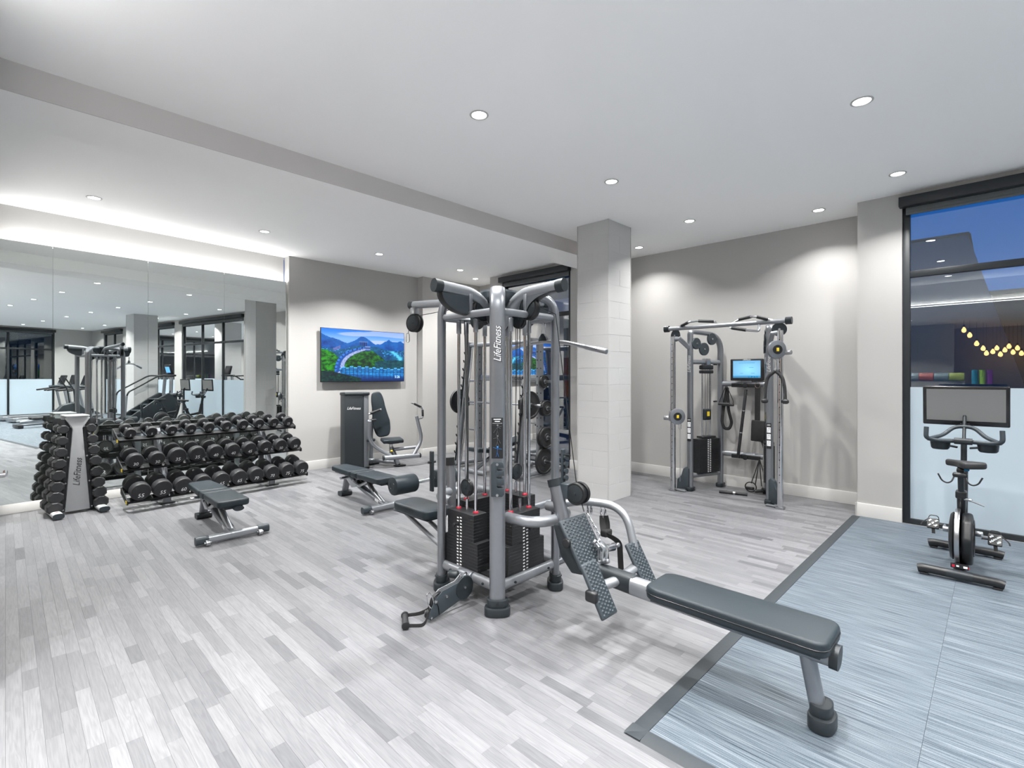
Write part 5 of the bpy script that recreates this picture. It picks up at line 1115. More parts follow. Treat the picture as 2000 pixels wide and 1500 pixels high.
# ------------------------------------------------------------------ smith machine behind the multi gym
sm_c = V((5.72, 5.67, 0)); SA = R(-90)
smr = root('smith_machine', sm_c, 'silver smith machine with black plates between the multi gym and the far window', 'gym machine', rz=SA)
XS = XF[smr.name]
def SL(mb, name, m, par=smr, **k): mb.bm.transform(XS); return mb.obj(name, m, par, **k)
BY = -0.37                               # bar, in front of the slanted uprights; local -y faces the room
for s in (-1, 1):
    SL(MB().tube([(s * 0.69, -0.50, 0.06), (s * 0.69, -0.24, 2.06)], 0.034, 0.050, fil=0, n=16, side=(1, 0, 0), square=3), 'slanted_upright', M_silver)
    tk = MB()
    tk.box((s * 0.69, -0.425, 1.06), (0.012, 0.035, 1.90), rot=(R(-7.4), 0, 0), bev=0.003)
    for i in range(13):
        z = 0.24 + i * 0.135; yk = -0.50 + 0.13 * (z - 0.06) - 0.062
        tk.tube([(s * 0.69, yk + 0.03, z), (s * 0.69, yk - 0.022, z + 0.010), (s * 0.69, yk - 0.034, z + 0.045)], 0.011, fil=0.012, n=8)
    SL(tk, 'rack_hooks', M_dark)
    SL(MB().cyl((s * 0.615, BY - 0.13, 0.10), (s * 0.615, BY + 0.13, 2.04), 0.015, n=14), 'guide_rod', M_chrome)
    SL(MB().tube([(s * 0.74, -0.60, 0.055), (s * 0.74, 0.50, 0.055)], 0.036, 0.034, fil=0, n=14, square=3), 'floor_rail', M_silver2)
    for yy in (-0.60, 0.50): SL(MB().tube([(s * 0.74, yy - 0.015, 0.055), (s * 0.74, yy + 0.015, 0.055)], 0.040, 0.037, fil=0, n=14, square=3), 'rail_cap', M_dark)
    SL(MB().tube([(s * 0.69, -0.03, 0.06), (s * 0.69, -0.03, 2.06)], 0.040, 0.060, fil=0, n=16, side=(1, 0, 0), square=3.2), 'rear_upright', M_silver2)
    SL(MB().tube([(s * 0.69, -0.26, 2.04), (s * 0.69, 0.0, 2.04)], 0.034, 0.034, fil=0, n=12, square=3), 'top_link', M_silver2)
    ho = MB()
    for i in range(11):
        for e in (-0.041, 0.041): ho.cyl((s * 0.69 + e - math.copysign(0.001, e), -0.055, 0.62 + i * 0.125), (s * 0.69 + e, -0.055, 0.62 + i * 0.125), 0.011, n=10)
        ho.cyl((s * 0.69, -0.0895, 0.62 + i * 0.125), (s * 0.69, -0.091, 0.62 + i * 0.125), 0.011, n=10)
    SL(ho, 'adjust_holes', M_black)
    for z in (1.42, 1.02, 0.58, 0.22): SL(MB().cyl((s * 0.72, -0.03, z), (s * 0.93, -0.03, z), 0.022, n=12), 'storage_peg', M_steel)
SL(MB().tube([(-0.68, -0.25, 2.02), (0.68, -0.25, 2.02)], 0.026, 0.032, fil=0, n=12), 'cross_tube', M_silver2)
SL(MB().tube([(-0.68, -0.03, 2.03), (0.68, -0.03, 2.03)], 0.026, 0.032, fil=0, n=12), 'cross_tube', M_silver2)
cb = SL(MB().box((0, -0.05, 1.475), (1.34, 0.03, 0.10), bev=0.01), 'logo_crossbar', M_silver2)
MB().text('LifeFitness', 0.10, XS @ Matrix(((1, 0, 0, 0.18), (0, 0, -1, -0.0665), (0, 1, 0, 1.475), (0, 0, 0, 1))), 0.0006, 0.35, 0.85).obj('lettering', M_black, cb)
SL(MB().tube([(-0.72, 0.45, 0.055), (0.72, 0.45, 0.055)], 0.03, 0.03, fil=0, n=12), 'floor_cross_tube', M_silver2)
br = SL(MB().cyl((-1.02, BY, 1.08), (1.02, BY, 1.08), 0.0145, n=14), 'lifting_bar', M_silver)
for s in (-1, 1): SL(MB().cyl((s * 0.76, BY, 1.08), (s * 1.02, BY, 1.08), 0.024, n=14), 'bar_sleeve', M_steel, br); SL(MB().box((s * 0.615, BY, 1.08), (0.06, 0.07, 0.14), bev=0.01), 'carriage', M_black, br)
def plate(c, r, w, label, grp='weight plates on the smith machine'):
    Mw = XS @ Matrix.Translation(c); d = root('weight_plate', Mw.translation, label, 'weight plate', rz=SA, group=grp)
    MB().lathe([(0.024, -w), (r * 0.35, -w), (r * 0.42, -w * 0.45), (r * 0.80, -w * 0.45), (r * 0.86, -w), (r * 0.97, -w), (r, -w * 0.6), (r, w * 0.6), (r * 0.97, w), (r * 0.86, w), (r * 0.80, w * 0.45), (r * 0.42, w * 0.45), (r * 0.35, w), (0.024, w), (0.024, -w)], Mw @ Matrix.Rotation(R(90), 4, 'Y'), 32).obj('disc', M_rubber, d)
    MB().lathe([(0.0225, -w * 1.02), (0.034, -w * 1.02), (0.034, w * 1.02), (0.0225, w * 1.02), (0.0225, -w * 1.02)], Mw @ Matrix.Rotation(R(90), 4, 'Y'), 20).obj('hub_ring', M_steel, d)
plate((-0.80, -0.37, 1.08), 0.205, 0.020, 'black weight plate on the left end of the smith machine bar'); plate((0.80, -0.37, 1.08), 0.205, 0.020, 'black weight plate on the right end of the smith machine bar')
for s, sd_ in ((1, 'right'),):
    for (z, rr_, n_) in ((1.42, 0.095, 1), (1.02, 0.12, 2), (0.58, 0.16, 2), (0.22, 0.20, 1)):
        for i in range(n_): plate((s * (0.78 + i * 0.048), -0.03, z), rr_, 0.020, 'black weight plate, %s peg from the top, %s side of the smith machine, %s' % ({1.42: 'first', 1.02: 'second', 0.58: 'third', 0.22: 'fourth'}[z], sd_, 'inner one' if i == 0 else 'outer one'))
ib = root('incline_bench', (5.62, 5.72, 0), 'black bench standing inside the smith machine', 'bench', rz=SA + R(90))
XI = XF[ib.name]
def IL(mb, name, m): mb.bm.transform(XI); return mb.obj(name, m, ib)
IL(MB().box((-0.42, 0, 0.35), (0.42, 0.27, 0.06), bev=0.016, seg=3, rot=(0, R(8), 0)), 'seat_pad', M_pad); IL(MB().box((0.12, 0, 0.40), (0.66, 0.25, 0.06), bev=0.016, seg=3, rot=(0, R(-12), 0)), 'back_pad', M_pad)
IL(MB().tube([(-0.6, 0, 0.06), (-0.2, 0, 0.26), (0.42, 0, 0.30), (0.5, 0, 0.05)], 0.032, 0.026, fil=0.1, n=12), 'frame', M_silver); IL(MB().tube([(-0.6, -0.25, 0.045), (-0.6, 0.25, 0.045)], 0.03, fil=0, n=14), 'front_foot', M_silver2); IL(MB().tube([(0.5, -0.2, 0.04), (0.5, 0.2, 0.04)], 0.03, fil=0, n=14), 'rear_foot', M_silver2)
IL(MB().tube([(-0.2, 0, 0.24), (0.05, 0, 0.34)], 0.02, fil=0, n=10), 'support_strut', M_chrome)

# ------------------------------------------------------------------ exercise bikes (rider faces +x, towards the window)
def bike(x, y, label, rz=0.0, srot=0):
    b = root('exercise_bike', (x, y, ZM), label, 'exercise bike', rz=rz, group='exercise bikes by the window'); XB = XF[b.name]
    def BL(mb, nm, m, par=b, **k): mb.bm.transform(XB); return mb.obj(nm, m, par, **k)
    # stabilisers: local x forward, rear bar at x = -0.40, front bar at x = 0.41
    for xx, nm in ((-0.40, 'rear_stabilizer'), (0.41, 'front_stabilizer')):
        s_ = BL(MB().tube([(xx, -0.235, 0.038), (xx, -0.20, 0.046), (xx, 0.20, 0.046), (xx, 0.235, 0.038)], 0.034, 0.030, fil=0.02, n=16, side=(1, 0, 0), square=2.6), nm, M_black)
        BL(MB().box((xx, -0.20, 0.008), (0.05, 0.05, 0.016), bev=0.004).box((xx, 0.20, 0.008), (0.05, 0.05, 0.016), bev=0.004), 'leveling_foot', M_rubber, s_)
        BL(MB().tube([(xx, -0.07, 0.0465), (xx, 0.07, 0.0465)], 0.0355, 0.0315, fil=0, n=16, side=(1, 0, 0), square=2.6), 'sleeve', M_dark, s_)
    BL(MB().cyl((0.45, -0.15, 0.035), (0.45, -0.11, 0.035), 0.028, n=16, bev=0.004).cyl((0.45, 0.11, 0.035), (0.45, 0.15, 0.035), 0.028, n=16, bev=0.004), 'transport_wheel', M_rubber)
    BL(MB().tube([(-0.40, 0.0, 0.05), (-0.30, 0, 0.08), (0.0, 0, 0.10), (0.41, 0, 0.055)], 0.036, 0.028, fil=0.1, n=14, side=(0, 1, 0), square=3), 'base_beam', M_black)
    # flywheel and drive housing
    fwc = (-0.22, 0.016, 0.285)
    BL(MB().lathe([(0, -0.010), (0.165, -0.010), (0.19, -0.014), (0.203, -0.014), (0.205, -0.011), (0.205, 0.011), (0.203, 0.014), (0.19, 0.014), (0.165, 0.010), (0, 0.010)], zto(fwc, (0, 1, 0)), 48), 'flywheel', M_steel)
    BL(MB().lathe([(0, -0.012), (0.165, -0.012), (0.178, 0.0), (0.16, 0.016), (0.10, 0.024), (0, 0.024)], zto((fwc[0], fwc[1] + 0.026, fwc[2]), (0, 1, 0)), 36), 'flywheel_face', M_black)
    ho = [(-0.36, 0.16), (-0.40, 0.30), (-0.33, 0.43), (-0.20, 0.47), (-0.05, 0.42), (0.10, 0.36), (0.13, 0.25), (0.06, 0.16), (-0.10, 0.10), (-0.28, 0.09)]
    MY = Matrix(((1, 0, 0, 0), (0, 0, -1, 0), (0, 1, 0, 0), (0, 0, 0, 1)))
    h_ = BL(MB().prism(ho, 0.062, Matrix.Translation((0, -0.038, 0)) @ MY, bev=0.022, seg=3), 'drive_housing', M_black)
    BL(MB().torus((-0.21, -0.071, 0.285), (0, 1, 0), 0.13, 0.006, 36, 8), 'housing_ring', M_bezel, h_)
    BL(MB().box((-0.385, -0.0, 0.105), (0.02, 0.10, 0.035), bev=0.004), 'port_panel', M_bezel, h_); BL(MB().box((-0.396, -0.032, 0.105), (0.002, 0.022, 0.014)).box((-0.396, 0.01, 0.107), (0.002, 0.015, 0.01)), 'port_mark', M_white, h_); BL(MB().box((-0.396, 0.034, 0.105), (0.002, 0.016, 0.018)).box((-0.396, -0.05, 0.103), (0.002, 0.006, 0.012)), 'port_light', M_red, h_)
    # frame
    BL(MB().tube([(0.02, 0.0, 0.16), (-0.09, 0.0, 0.42), (-0.165, 0.0, 0.60)], 0.026, 0.038, fil=0.05, n=14, side=(0, 1, 0), square=3), 'seat_tube', M_black)
    sp_ = BL(MB().tube([(-0.15, 0, 0.57), (-0.225, 0, 0.775)], 0.019, 0.028, fil=0, n=14, side=(0, 1, 0), square=3), 'seat_post', M_dark)
    BL(MB().box((-0.155, 0, 0.592), (0.085, 0.066, 0.06), bev=0.012, seg=3), 'post_clamp', M_black)
    BL(MB().cyl((-0.185, -0.02, 0.565), (-0.20, -0.06, 0.562), 0.010, n=10).tube([(-0.20, -0.04, 0.565), (-0.215, -0.13, 0.535)], 0.0065, 0.005, fil=0, n=8), 'lever', M_steel)
    BL(MB().tube([(0.06, 0, 0.15), (0.19, 0, 0.46), (0.24, 0, 0.72)], 0.027, 0.040, fil=0.1, n=14, side=(0, 1, 0), square=3), 'head_tube', M_black)
    BL(MB().tube([(-0.10, 0, 0.43), (0.20, 0, 0.48)], 0.022, 0.030, fil=0, n=12, side=(0, 1, 0), square=3), 'top_tube', M_black)
    BL(MB().tube([(0.08, 0, 0.16), (0.41, 0, 0.06)], 0.026, 0.034, fil=0, n=12, side=(0, 1, 0), square=3), 'front_leg', M_black)
    BL(MB().tube([(0.235, 0, 0.70), (0.275, 0, 0.96)], 0.020, 0.030, fil=0, n=12, side=(0, 1, 0), square=3), 'bar_post', M_dark)
    # saddle: nose forwards (+x), wide rear
    prof = [(0.135, 0.020), (0.10, 0.022), (0.05, 0.027), (0.0, 0.040), (-0.05, 0.066), (-0.09, 0.083), (-0.125, 0.078), (-0.14, 0.045)]
    ol = [(a, c) for a, c in prof] + [(a, -c) for a, c in prof[::-1]]
    sd_ = BL(MB().prism(ol, 0.050, Matrix.Translation((-0.225, 0, 0.835)) @ Matrix.Rotation(R(srot), 4, 'Z') @ Matrix.Translation((-0.01, 0, 0)) @ Matrix.Rotation(R(3), 4, 'Y'), bev=0.017, seg=4), 'saddle', M_rubber)
    BL(MB().box((-0.235, 0, 0.792), (0.11, 0.045, 0.030), bev=0.008), 'saddle_clamp', M_black, sd_); BL(MB().box((-0.27, -0.035, 0.80), (0.05, 0.03, 0.014), bev=0.005), 'blue_tab', M_blueled, sd_)
    BL(MB().box((-0.33, 0.0, 0.765), (0.05, 0.085, 0.035), bev=0.014, seg=3), 'weight_holder', M_black)
    for s in (-1, 1): BL(MB().tube([(-0.34, s * 0.03, 0.76), (-0.36, s * 0.045, 0.715), (-0.36, s * 0.07, 0.70), (-0.36, s * 0.10, 0.715), (-0.36, s * 0.122, 0.765)], 0.0055, fil=0.025, n=8), 'holder_hook', M_black)
    # handlebar
    hb_ = MB().tube([(0.10, 0.225, 1.075), (0.085, 0.228, 0.985), (0.13, 0.17, 0.965), (0.175, 0.05, 0.965), (0.175, -0.05, 0.965), (0.13, -0.17, 0.965), (0.085, -0.228, 0.985), (0.10, -0.225, 1.075)], 0.0165, fil=[0.03, 0.05, 0.03, 0.03, 0.05, 0.03], n=12)
    hb_.tube([(0.11, 0.215, 0.975), (0.26, 0.13, 1.00), (0.32, 0.06, 1.075), (0.32, -0.06, 1.075), (0.26, -0.13, 1.00), (0.11, -0.215, 0.975)], 0.0155, fil=0.05, n=12)
    BL(hb_, 'handlebar', M_mid)
    BL(MB().tube([(0.16, -0.055, 0.968), (0.16, 0.055, 0.968)], 0.030, 0.026, fil=0, n=14, square=2.6), 'bar_clamp', M_dark)
    for s in (-1, 1):
        bt = BL(MB().lathe([(0, 0), (0.050, 0.0), (0.060, 0.012), (0.066, 0.062), (0.062, 0.062), (0.054, 0.012), (0, 0.008)], Matrix.Translation((0.21, s * 0.145, 0.888)), 28), 'bottle_holder', M_dark)
        BL(MB().box((0.21, s * 0.085, 0.92), (0.05, 0.10, 0.014), rot=(s * R(10), 0, 0), bev=0.004), 'holder_arm', M_dark, bt)
    BL(MB().tube([(0.27, 0, 0.95), (0.33, 0, 1.06), (0.40, 0, 1.15)], 0.012, 0.030, fil=0.05, n=12, side=(0, 1, 0), square=3), 'monitor_arm', M_dark)
    Ms = Matrix.Translation((0.405, 0, 1.245)) @ Matrix.Rotation(R(-4), 4, 'Y')
    mo = BL(MB().box((0, 0, 0), (0.028, 0.545, 0.335), bev=0.010, seg=3, M=Ms), 'monitor', M_bezel)
    BL(MB().box((-0.0142, 0, 0.008), (0.001, 0.495, 0.268), M=Ms), 'screen', M_screenoff, mo)
    BL(MB().box((-0.0145, -0.02, -0.150), (0.001, 0.018, 0.004), M=Ms).box((-0.0145, 0.0, -0.150), (0.001, 0.014, 0.004), M=Ms).box((-0.0145, 0.02, -0.150), (0.001, 0.018, 0.004), M=Ms), 'bezel_mark', M_silver, mo)
    BL(MB().box((0.03, 0, -0.04), (0.04, 0.12, 0.12), bev=0.008, M=Ms), 'monitor_mount', M_black, mo)
    # cranks and pedals
    cc_ = (0.02, 0, 0.27)
    for s in (-1, 1):
        e = V((0.02 - s * 0.115 * -1, s * 0.125, 0.27 + 0.0))
        cr = BL(MB().cyl((0.02, s * 0.07, 0.27), (0.02, s * 0.118, 0.27), 0.022, n=16, bev=0.004).tube([(0.02, s * 0.112, 0.27), (e.x, s * 0.112, e.z)], 0.013, 0.008, fil=0, n=10, side=(0, 0, 1)), 'crank', M_steel)
        py_ = s * 0.185
        BL(MB().cyl((e.x, s * 0.112, e.z), (e.x, s * 0.15, e.z), 0.008, n=10).box((e.x, py_, e.z), (0.09, 0.078, 0.022), bev=0.007, rot=(0, R(-52), 0)), 'pedal', M_black, cr)
        st_ = MB()
        for (a, c_) in ((-0.02, -0.02), (0.02, -0.02), (-0.02, 0.02), (0.02, 0.02), (0, 0)): st_.box((0, 0, 0), (0.014, 0.024, 0.006), M=Matrix.Translation((e.x, py_, e.z)) @ Matrix.Rotation(R(-52), 4, 'Y') @ Matrix.Translation((a, c_, 0.0125)) @ Matrix.Rotation(R(35), 4, 'Z'), bev=0.001)
        BL(st_, 'cleat_plate', M_chrome, cr)
        BL(MB().tube([(e.x + 0.03, py_ - 0.035, e.z - 0.02), (e.x + 0.06, py_ - 0.03, e.z + 0.055), (e.x + 0.06, py_ + 0.03, e.z + 0.055), (e.x + 0.03, py_ + 0.035, e.z - 0.02)], 0.009, 0.003, fil=0.02, n=8, side=(1, 0, 0)).tube([(e.x - 0.01, py_, e.z - 0.01), (e.x - 0.03, py_ - 0.005, e.z - 0.075)], 0.012, 0.003, fil=0, n=8, side=(0, 1, 0)).tube([(e.x + 0.05, py_ + s * 0.03, e.z + 0.03), (e.x + 0.03, py_ + s * 0.075, e.z - 0.01), (e.x + 0.02, py_ + s * 0.08, e.z - 0.03)], 0.008, 0.003, fil=0.02, n=8), 'toe_strap', M_fabric, cr)
    return b
bike(5.27, 0.20, 'black exercise bike with large blank monitor on the woven mat, nearest the tiled column', 0.0, 42)
bike(5.20, -0.95, 'black exercise bike with large blank monitor, seen in the mirror beside the stair climber')

# ------------------------------------------------------------------ cardio machines seen in the mirror
sc = root('stair_climber', (5.1, -1.95, ZM), 'black and silver stair climber with long handrails, seen in the mirror', 'gym machine', rz=R(0))
XC = XF[sc.name]
def CL(mb, nm, m, par=sc, **k): mb.bm.transform(XC); return mb.obj(nm, m, par, **k)
for s in (-1, 1):
    CL(MB().prism([(-0.85, 0.10), (0.55, 0.02), (0.62, 0.55), (0.58, 0.95), (0.35, 1.0), (0.0, 0.80), (-0.80, 0.22)], 0.07, Matrix(((1, 0, 0, 0), (0, 0, -1, s * 0.30), (0, 1, 0, 0), (0, 0, 0, 1))), bev=0.02, seg=3), 'side_panel', M_dark)
    CL(MB().tube([(-0.78, s * 0.36, 0.15), (-0.72, s * 0.36, 0.95)], 0.045, 0.028, fil=0, n=12, square=3), 'rail_post', M_silver2)
    CL(MB().tube([(-0.72, s * 0.36, 0.90), (-0.68, s * 0.36, 1.05), (0.10, s * 0.34, 1.52), (0.50, s * 0.30, 1.50)], 0.022, fil=0.1, n=12), 'handrail', M_black)
    CL(MB().tube([(0.45, s * 0.24, 0.9), (0.48, s * 0.20, 1.5)], 0.05, 0.035, fil=0, n=12, square=3), 'console_mast', M_silver2)
for i in range(5): CL(MB().box((-0.72 + i * 0.22, 0, 0.18 + i * 0.16), (0.24, 0.50, 0.03), bev=0.006), 'step', M_mid)
CL(MB().box((0.50, 0, 1.52), (0.20, 0.50, 0.06), bev=0.02), 'console_shelf', M_black)
co_ = CL(MB().box((0.50, 0, 1.70), (0.06, 0.34, 0.30), rot=(0, R(-14), 0), bev=0.02, seg=3), 'console', M_bezel); CL(MB().box((0.465, 0, 1.695), (0.002, 0.26, 0.18), rot=(0, R(-14), 0)), 'console_screen', mat('console_glow', (0.10, 0.35, 0.75), 0.3, emit=0.8), co_)
CL(MB().box((-0.20, 0, 0.03), (1.3, 0.55, 0.05), bev=0.015), 'base', M_black)
for i, (x, y) in enumerate(((4.35, -6.1), (4.35, -7.2), (4.35, -8.3))):
    t = root('treadmill', (x, y, ZM), 'grey treadmill far behind in the mirror, %s from the near end of the row' % onth(i), 'treadmill', rz=0, group='treadmills seen in the mirror'); XT2 = XF[t.name]
    def QL(mb, nm, m): mb.bm.transform(XT2); return mb.obj(nm, m, t)
    QL(MB().box((-0.25, 0, 0.10), (1.75, 0.80, 0.14), bev=0.03), 'deck', M_silver2); QL(MB().box((-0.30, 0, 0.176), (1.6, 0.52, 0.012), bev=0.003), 'belt', M_black)
    QL(MB().prism([(0.25, 0.10), (0.80, 0.10), (0.80, 0.25), (0.62, 0.34), (0.35, 0.28)], 0.80, Matrix(((1, 0, 0, 0), (0, 0, -1, 0), (0, 1, 0, 0), (0, 0, 0, 1))), bev=0.03), 'motor_hood', M_dark)
    for s in (-1, 1):
        QL(MB().tube([(0.60, s * 0.40, 0.15), (0.42, s * 0.40, 1.15)], 0.05, 0.035, fil=0, n=12, square=3), 'upright', M_silver2); QL(MB().tube([(0.45, s * 0.40, 1.10), (-0.10, s * 0.40, 1.02)], 0.03, 0.03, fil=0, n=12), 'handrail', M_black)
    QL(MB().box((0.36, 0, 1.14), (0.26, 0.86, 0.07), bev=0.025), 'console_tray', M_dark); QL(MB().box((0.50, 0, 1.36), (0.05, 0.55, 0.36), rot=(0, R(18), 0), bev=0.02), 'console', M_bezel)
el = root('elliptical_trainer', (3.6, -4.6, ZM), 'dark elliptical trainer in front of the treadmills, seen in the mirror', 'gym machine'); XE = XF[el.name]
def EL(mb, nm, m): mb.bm.transform(XE); return mb.obj(nm, m, el)
EL(MB().prism([(-0.1, 0.05), (0.75, 0.05), (0.78, 0.45), (0.55, 0.72), (0.2, 0.62), (-0.05, 0.30)], 0.22, Matrix(((1, 0, 0, 0), (0, 0, -1, 0), (0, 1, 0, 0), (0, 0, 0, 1))), bev=0.03, seg=3), 'drive_housing', M_dark)
for s in (-1, 1):
    EL(MB().tube([(0.55, s * 0.17, 0.30), (-0.75, s * 0.17, 0.18)], 0.025, 0.03, fil=0, n=12), 'pedal_arm', M_silver2); EL(MB().box((-0.30, s * 0.17, 0.27), (0.38, 0.15, 0.04), bev=0.015), 'pedal', M_black); EL(MB().tube([(0.5, s * 0.27, 0.45), (0.42, s * 0.27, 1.1), (0.22, s * 0.25, 1.45)], 0.018, fil=0.1, n=12), 'swing_arm', M_black)
    
EL(MB().tube([(0.55, 0, 0.6), (0.50, 0, 1.25)], 0.045, 0.035, fil=0, n=12, square=3), 'mast', M_silver2); EL(MB().box((0.48, 0, 1.40), (0.05, 0.36, 0.28), rot=(0, R(14), 0), bev=0.02), 'console', M_bezel); EL(MB().box((-0.75, 0, 0.06), (0.12, 0.55, 0.10), bev=0.02), 'rear_foot', M_black); EL(MB().tube([(-0.75, 0, 0.08), (0.2, 0, 0.10)], 0.03, fil=0, n=10), 'spine', M_silver)

# dropped lit soffit over the lounge
q_ = struct(mbox(mbox(MB(), -7.0, -0.14, -10.6, 3.47, 2.93, CZ - 0.002), -0.14, -0.07, -10.6, 3.47, 2.93, 2.945).obj('trim_2', M_ceil)); q_['label'] = 'dropped lounge ceiling with glowing edges, reflected in the window'
tag(MB().box((-0.115, -1.5, 2.953), (0.03, 9.6, 0.012)).obj('led_strip', M_led), 'glowing LED strip on the ledge of the dropped lounge ceiling', 'light')
tag(MB().box((-0.155, -1.5, 2.924), (0.02, 9.6, 0.010)).obj('led_strip', M_led), 'glowing LED strip along the lower lip of the dropped lounge ceiling', 'light')
area('led_light', (-0.11, -1.5, 2.965), (0.35, 0, 1), 9.6, 0.03, LOUNGE_W, xdir=(0, 1, 0))
struct(mbox(MB(), -5.1, -5.0, 0.85, 3.47, 0, 2.93).obj('wall_partition', M_wall))
# ------------------------------------------------------------------ lounge side of the room, seen only as a reflection in the window
M_roll = [mat('roller_grey', (0.20, 0.25, 0.28), 0.6, bump=(40, 0.4), var=(9, 0.3)), mat('roller_red', (0.35, 0.10, 0.08), 0.6, bump=(40, 0.4), var=(9, 0.5)), mat('roller_speckle', (0.16, 0.22, 0.24), 0.6, bump=(40, 0.4), var=(20, 0.6)), mat('roller_lime', (0.28, 0.34, 0.06), 0.6, bump=(40, 0.4), var=(9, 0.4))]
sr = root('roller_shelf', (-3.0, 1.12, 0), 'slim metal shelf holding a row of foam rollers, reflected in the window', 'shelf')
MB().box((-3.0, 1.12, 1.37), (0.30, 1.15, 0.025), bev=0.004).obj('shelf_board', M_steel, sr)
for (a, c) in ((-3.13, 0.58), (-3.13, 1.66), (-2.87, 0.58), (-2.87, 1.66)): MB().box((a, c, 0.68), (0.03, 0.03, 1.36), bev=0.004).obj('shelf_leg', M_steel, sr)
for i in range(4):
    y0 = 0.57 + i * 0.28; r = root('foam_roller', (-3.0, y0 + 0.135, 1.3825), 'foam roller on the slim shelf reflected in the window, %s from its left end' % onth(3 - i), 'foam roller', group='foam rollers on the shelf')
    MB().lathe([(0.03, 0), (0.092, 0), (0.10, 0.012), (0.10, 0.258), (0.092, 0.27), (0.03, 0.27), (0.03, 0)], zto((-3.0, y0, 1.483), (0, 1, 0)), 28).obj('foam', M_roll[3 - i], r)
import itertools
pend = [(-4.2, 0.62, 2.62), (-4.5, 0.52, 2.50), (-5.0, 0.40, 2.30), (-5.3, 0.28, 2.18), (-5.6, 0.22, 2.06), (-6.2, 0.10, 2.12), (-6.3, 0.02, 2.22), (-6.2, -0.05, 2.04), (-6.4, -0.14, 2.16), (-6.3, -0.22, 2.26), (-6.5, -0.30, 2.10), (-6.2, -0.38, 2.20), (-6.4, -0.46, 2.06)]
for i, (x, y, z) in enumerate(pend):
    p_ = root('pendant_lamp', (x, y, z), 'warm bulb pendant reflected in the right-hand window, %s' % ('%s of the receding row of five' % onth(i) if i < 5 else '%s from the left in the far cluster' % onth(i - 5)), 'lamp', group='row of bulb pendants' if i < 5 else 'cluster of bulb pendants')
    MB().lathe([(0, 0.0), (0.03, 0.008), (0.05, 0.045), (0.045, 0.085), (0.022, 0.12), (0.018, 0.14), (0, 0.14)], Matrix.Translation((x, y, z)), 18).obj('bulb', M_amber, p_)
    MB().cyl((x, y, z + 0.14), (x, y, z + 0.20), 0.022, n=14, bev=0.003).obj('socket', M_black, p_); MB().cyl((x, y, z + 0.20), (x, y, 2.93), 0.004, n=6).obj('cord', M_black, p_)
for i, (c_, nm) in enumerate((((0.02, 0.22, 0.35), 'teal'), ((0.30, 0.55, 0.06), 'lime'), ((0.22, 0.05, 0.30), 'purple'))):
    o = MB().lathe([(0, 0), (0.05, 0), (0.055, 0.004), (0.055, 0.60), (0.05, 0.605), (0.0, 0.60)], Matrix.Translation((-3.4, 0.40 - i * 0.13, 1.05)), 20).obj('yoga_mat', mat('mat_' + nm, c_, 0.6, var=(9, 0.1))); tag(o, 'rolled %s exercise mat standing on a cabinet, reflected in the window' % nm, 'mat', 'rolled mats on the cabinet')
cbn = root('lounge_cabinet', (-3.4, 0.2, 0), 'dark low cabinet on the lounge side with rolled mats on top', 'cabinet')
MB().box((-3.4, 0.2, 0.52), (0.45, 0.9, 1.0), bev=0.006).obj('body', M_dark, cbn); MB().box((-3.4, 0.2, 1.035), (0.48, 0.94, 0.03), bev=0.004).obj('top', M_black, cbn)
for y in (-0.02, 0.42): q = MB().box((-3.168, y, 0.55), (0.016, 0.42, 0.88), bev=0.003).obj('door', M_mid, cbn); MB().cyl((-3.15, y + 0.15, 0.5), (-3.15, y + 0.15, 0.7), 0.006, n=8).obj('handle', M_steel, q)

# ------------------------------------------------------------------ outside
M_facade = mat('dusk_facade', (0.30, 0.34, 0.35), 0.8, bump=(6, 0.2), var=(0.6, 0.05)); M_pave = mat('dusk_paving', (0.10, 0.11, 0.12), 0.8, var=(1, 0.2)); M_facade2 = mat('far_facade', (0.05, 0.06, 0.066), 0.8, var=(0.6, 0.1)); M_darkwall = mat('dark_cladding', (0.035, 0.045, 0.05), 0.6, var=(2, 0.2))
g = struct(mbox(MB(), 7.11, 60, -30, 40, -0.12, -0.02).obj('ground', M_pave))
M_brick = mat('dark_brick', (0.045, 0.052, 0.046), 0.8, bump=(30, 0.5), var=(3, 0.3))
nb = root('added_brick_block', (10.5, -7.5, 0), 'added dark brick block hiding the sky outside the windows, seen only in the mirror', 'building')  # invented block that keeps blue sky out of the mirrored windows
MB().box((11.5, -7.6, 3.5), (4.0, 13.4, 7.04)).obj('wall', M_brick, nb)
for i in range(5):
    q_ = MB().box((9.49, -2.4 - i * 2.4, 2.0), (0.05, 1.1, 2.2), bev=0.004).obj('window', M_frame, nb); MB().box((9.46, -2.4 - i * 2.4, 2.0), (0.02, 1.0, 2.1)).obj('pane', M_bezel, q_)
nb2 = root('added_rear_block', (2.5, -14.2, 0), 'added dark block hiding the sky outside the rear window, seen only in the mirror', 'building')  # invented block that darkens the view through the rear window
MB().box((2.5, -15.2, 3.5), (11.0, 2.0, 7.04)).obj('wall', M_brick, nb2)
for i in range(4): MB().box((-1.0 + i * 2.2, -14.18, 2.2), (1.2, 0.06, 2.4), bev=0.004).obj('window', M_frame, nb2)
struct(mbox(MB(), -4, 7.11, -20, -10.82, -0.12, -0.02).obj('ground', M_pave))
hr_ = root('added_dark_row', (24, -2, 0), 'added long low dark row outside the right-hand window, blocking the lower sky', 'building')  # invented dark mass, cuts off low sky so the glass reflections show
MB().box((26, -3.0, 2.15), (4, 20.0, 4.34)).obj('wall', M_facade2, hr_); MB().box((26, -3.0, 4.39), (4.3, 20.3, 0.14)).obj('roof', M_darkwall, hr_)
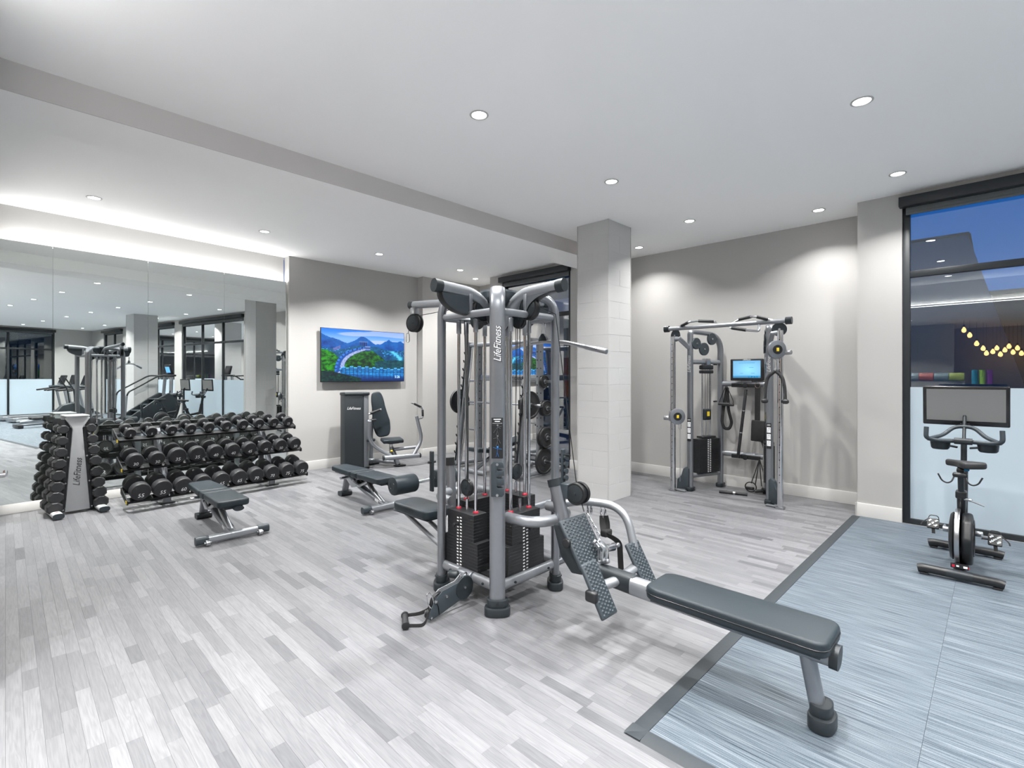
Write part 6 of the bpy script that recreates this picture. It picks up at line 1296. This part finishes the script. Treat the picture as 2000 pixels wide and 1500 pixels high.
bo_ = root('neighbour_building', (14.5, 2.2, 0), 'grey building with a sloping roof edge outside the right-hand window at dusk', 'building')
MB().prism([(-1.0, 0), (6.5, 0), (6.5, 4.75), (1.30, 5.42), (0.10, 0.0)][:5] if False else [(-0.72, 0), (7.0, 0), (7.0, 4.44), (0.45, 4.46)], 3.0, Matrix(((0, 0, 1, 15.5), (1, 0, 0, 0), (0, 1, 0, 0), (0, 0, 0, 1))), bev=0.01).obj('facade', M_facade, bo_)
MB().prism([(0.40, 4.455), (0.43, 4.50), (7.05, 4.48), (7.05, 4.435)], 3.06, Matrix(((0, 0, 1, 15.5), (1, 0, 0, 0), (0, 1, 0, 0), (0, 0, 0, 1)))).obj('roof_edge', M_darkwall, bo_)
lo = root('neighbour_lounge', (12.5, 12, 0), 'dark building front across the way outside the far window', 'building')
MB().box((12.4, 12.5, 2.2), (2.8, 18.0, 4.4)).obj('wall', M_darkwall, lo)
MB().box((10.97, 7.6, 3.5), (0.06, 3.4, 0.35), bev=0.005).obj('lit_fascia', M_facade, lo); MB().box((10.96, 6.9, 2.9), (0.08, 2.4, 0.05), bev=0.005).obj('fascia_rail', M_steel, lo)
for i in range(5): MB().box((10.975, 6.4 + i * 0.55, 1.9), (0.05, 0.04, 1.9), bev=0.003).obj('mullion', M_frame, lo)
M_or = mat('orange_glow', (0.9, 0.28, 0.03), 0.4, emit=0.9)
c_ = root('bar_counter', (10.4, 6.6, 0), 'dark counter with an orange glowing edge outside the far window', 'counter')
MB().box((10.4, 6.6, 0.55), (0.5, 2.2, 1.06), bev=0.01).obj('body', M_darkwall, c_); MB().box((10.14, 6.6, 1.11), (0.03, 2.2, 0.05), bev=0.004).obj('light_edge', M_or, c_); MB().box((10.4, 6.6, 1.15), (0.56, 2.26, 0.03), bev=0.004).obj('top', M_dark, c_)
tr = root('bare_tree', (9.6, 5.5, 0), 'bare dark tree with orange-lit leaves beyond the far window', 'tree')
tb_ = MB().tube([(9.6, 5.5, -0.02), (9.62, 5.52, 1.2), (9.55, 5.45, 2.6), (9.6, 5.5, 3.4)], 0.05, fil=0.3, n=10)
rz2 = random.Random(4)
for i in range(14):
    z = 1.1 + i * 0.16; a = rz2.random() * 6.28; L = 0.5 + 0.5 * rz2.random(); q = V((9.6, 5.5, z)); e = q + V((math.cos(a) * L, math.sin(a) * L, 0.5)); tb_.tube([q, q.lerp(e, 0.5) + V((0, 0, -0.05)), e, e + V((math.cos(a + 1) * 0.25, math.sin(a + 1) * 0.25, 0.2))], 0.016, fil=0.1, n=6)
tb_.obj('trunk_and_branches', M_darkwall, tr)
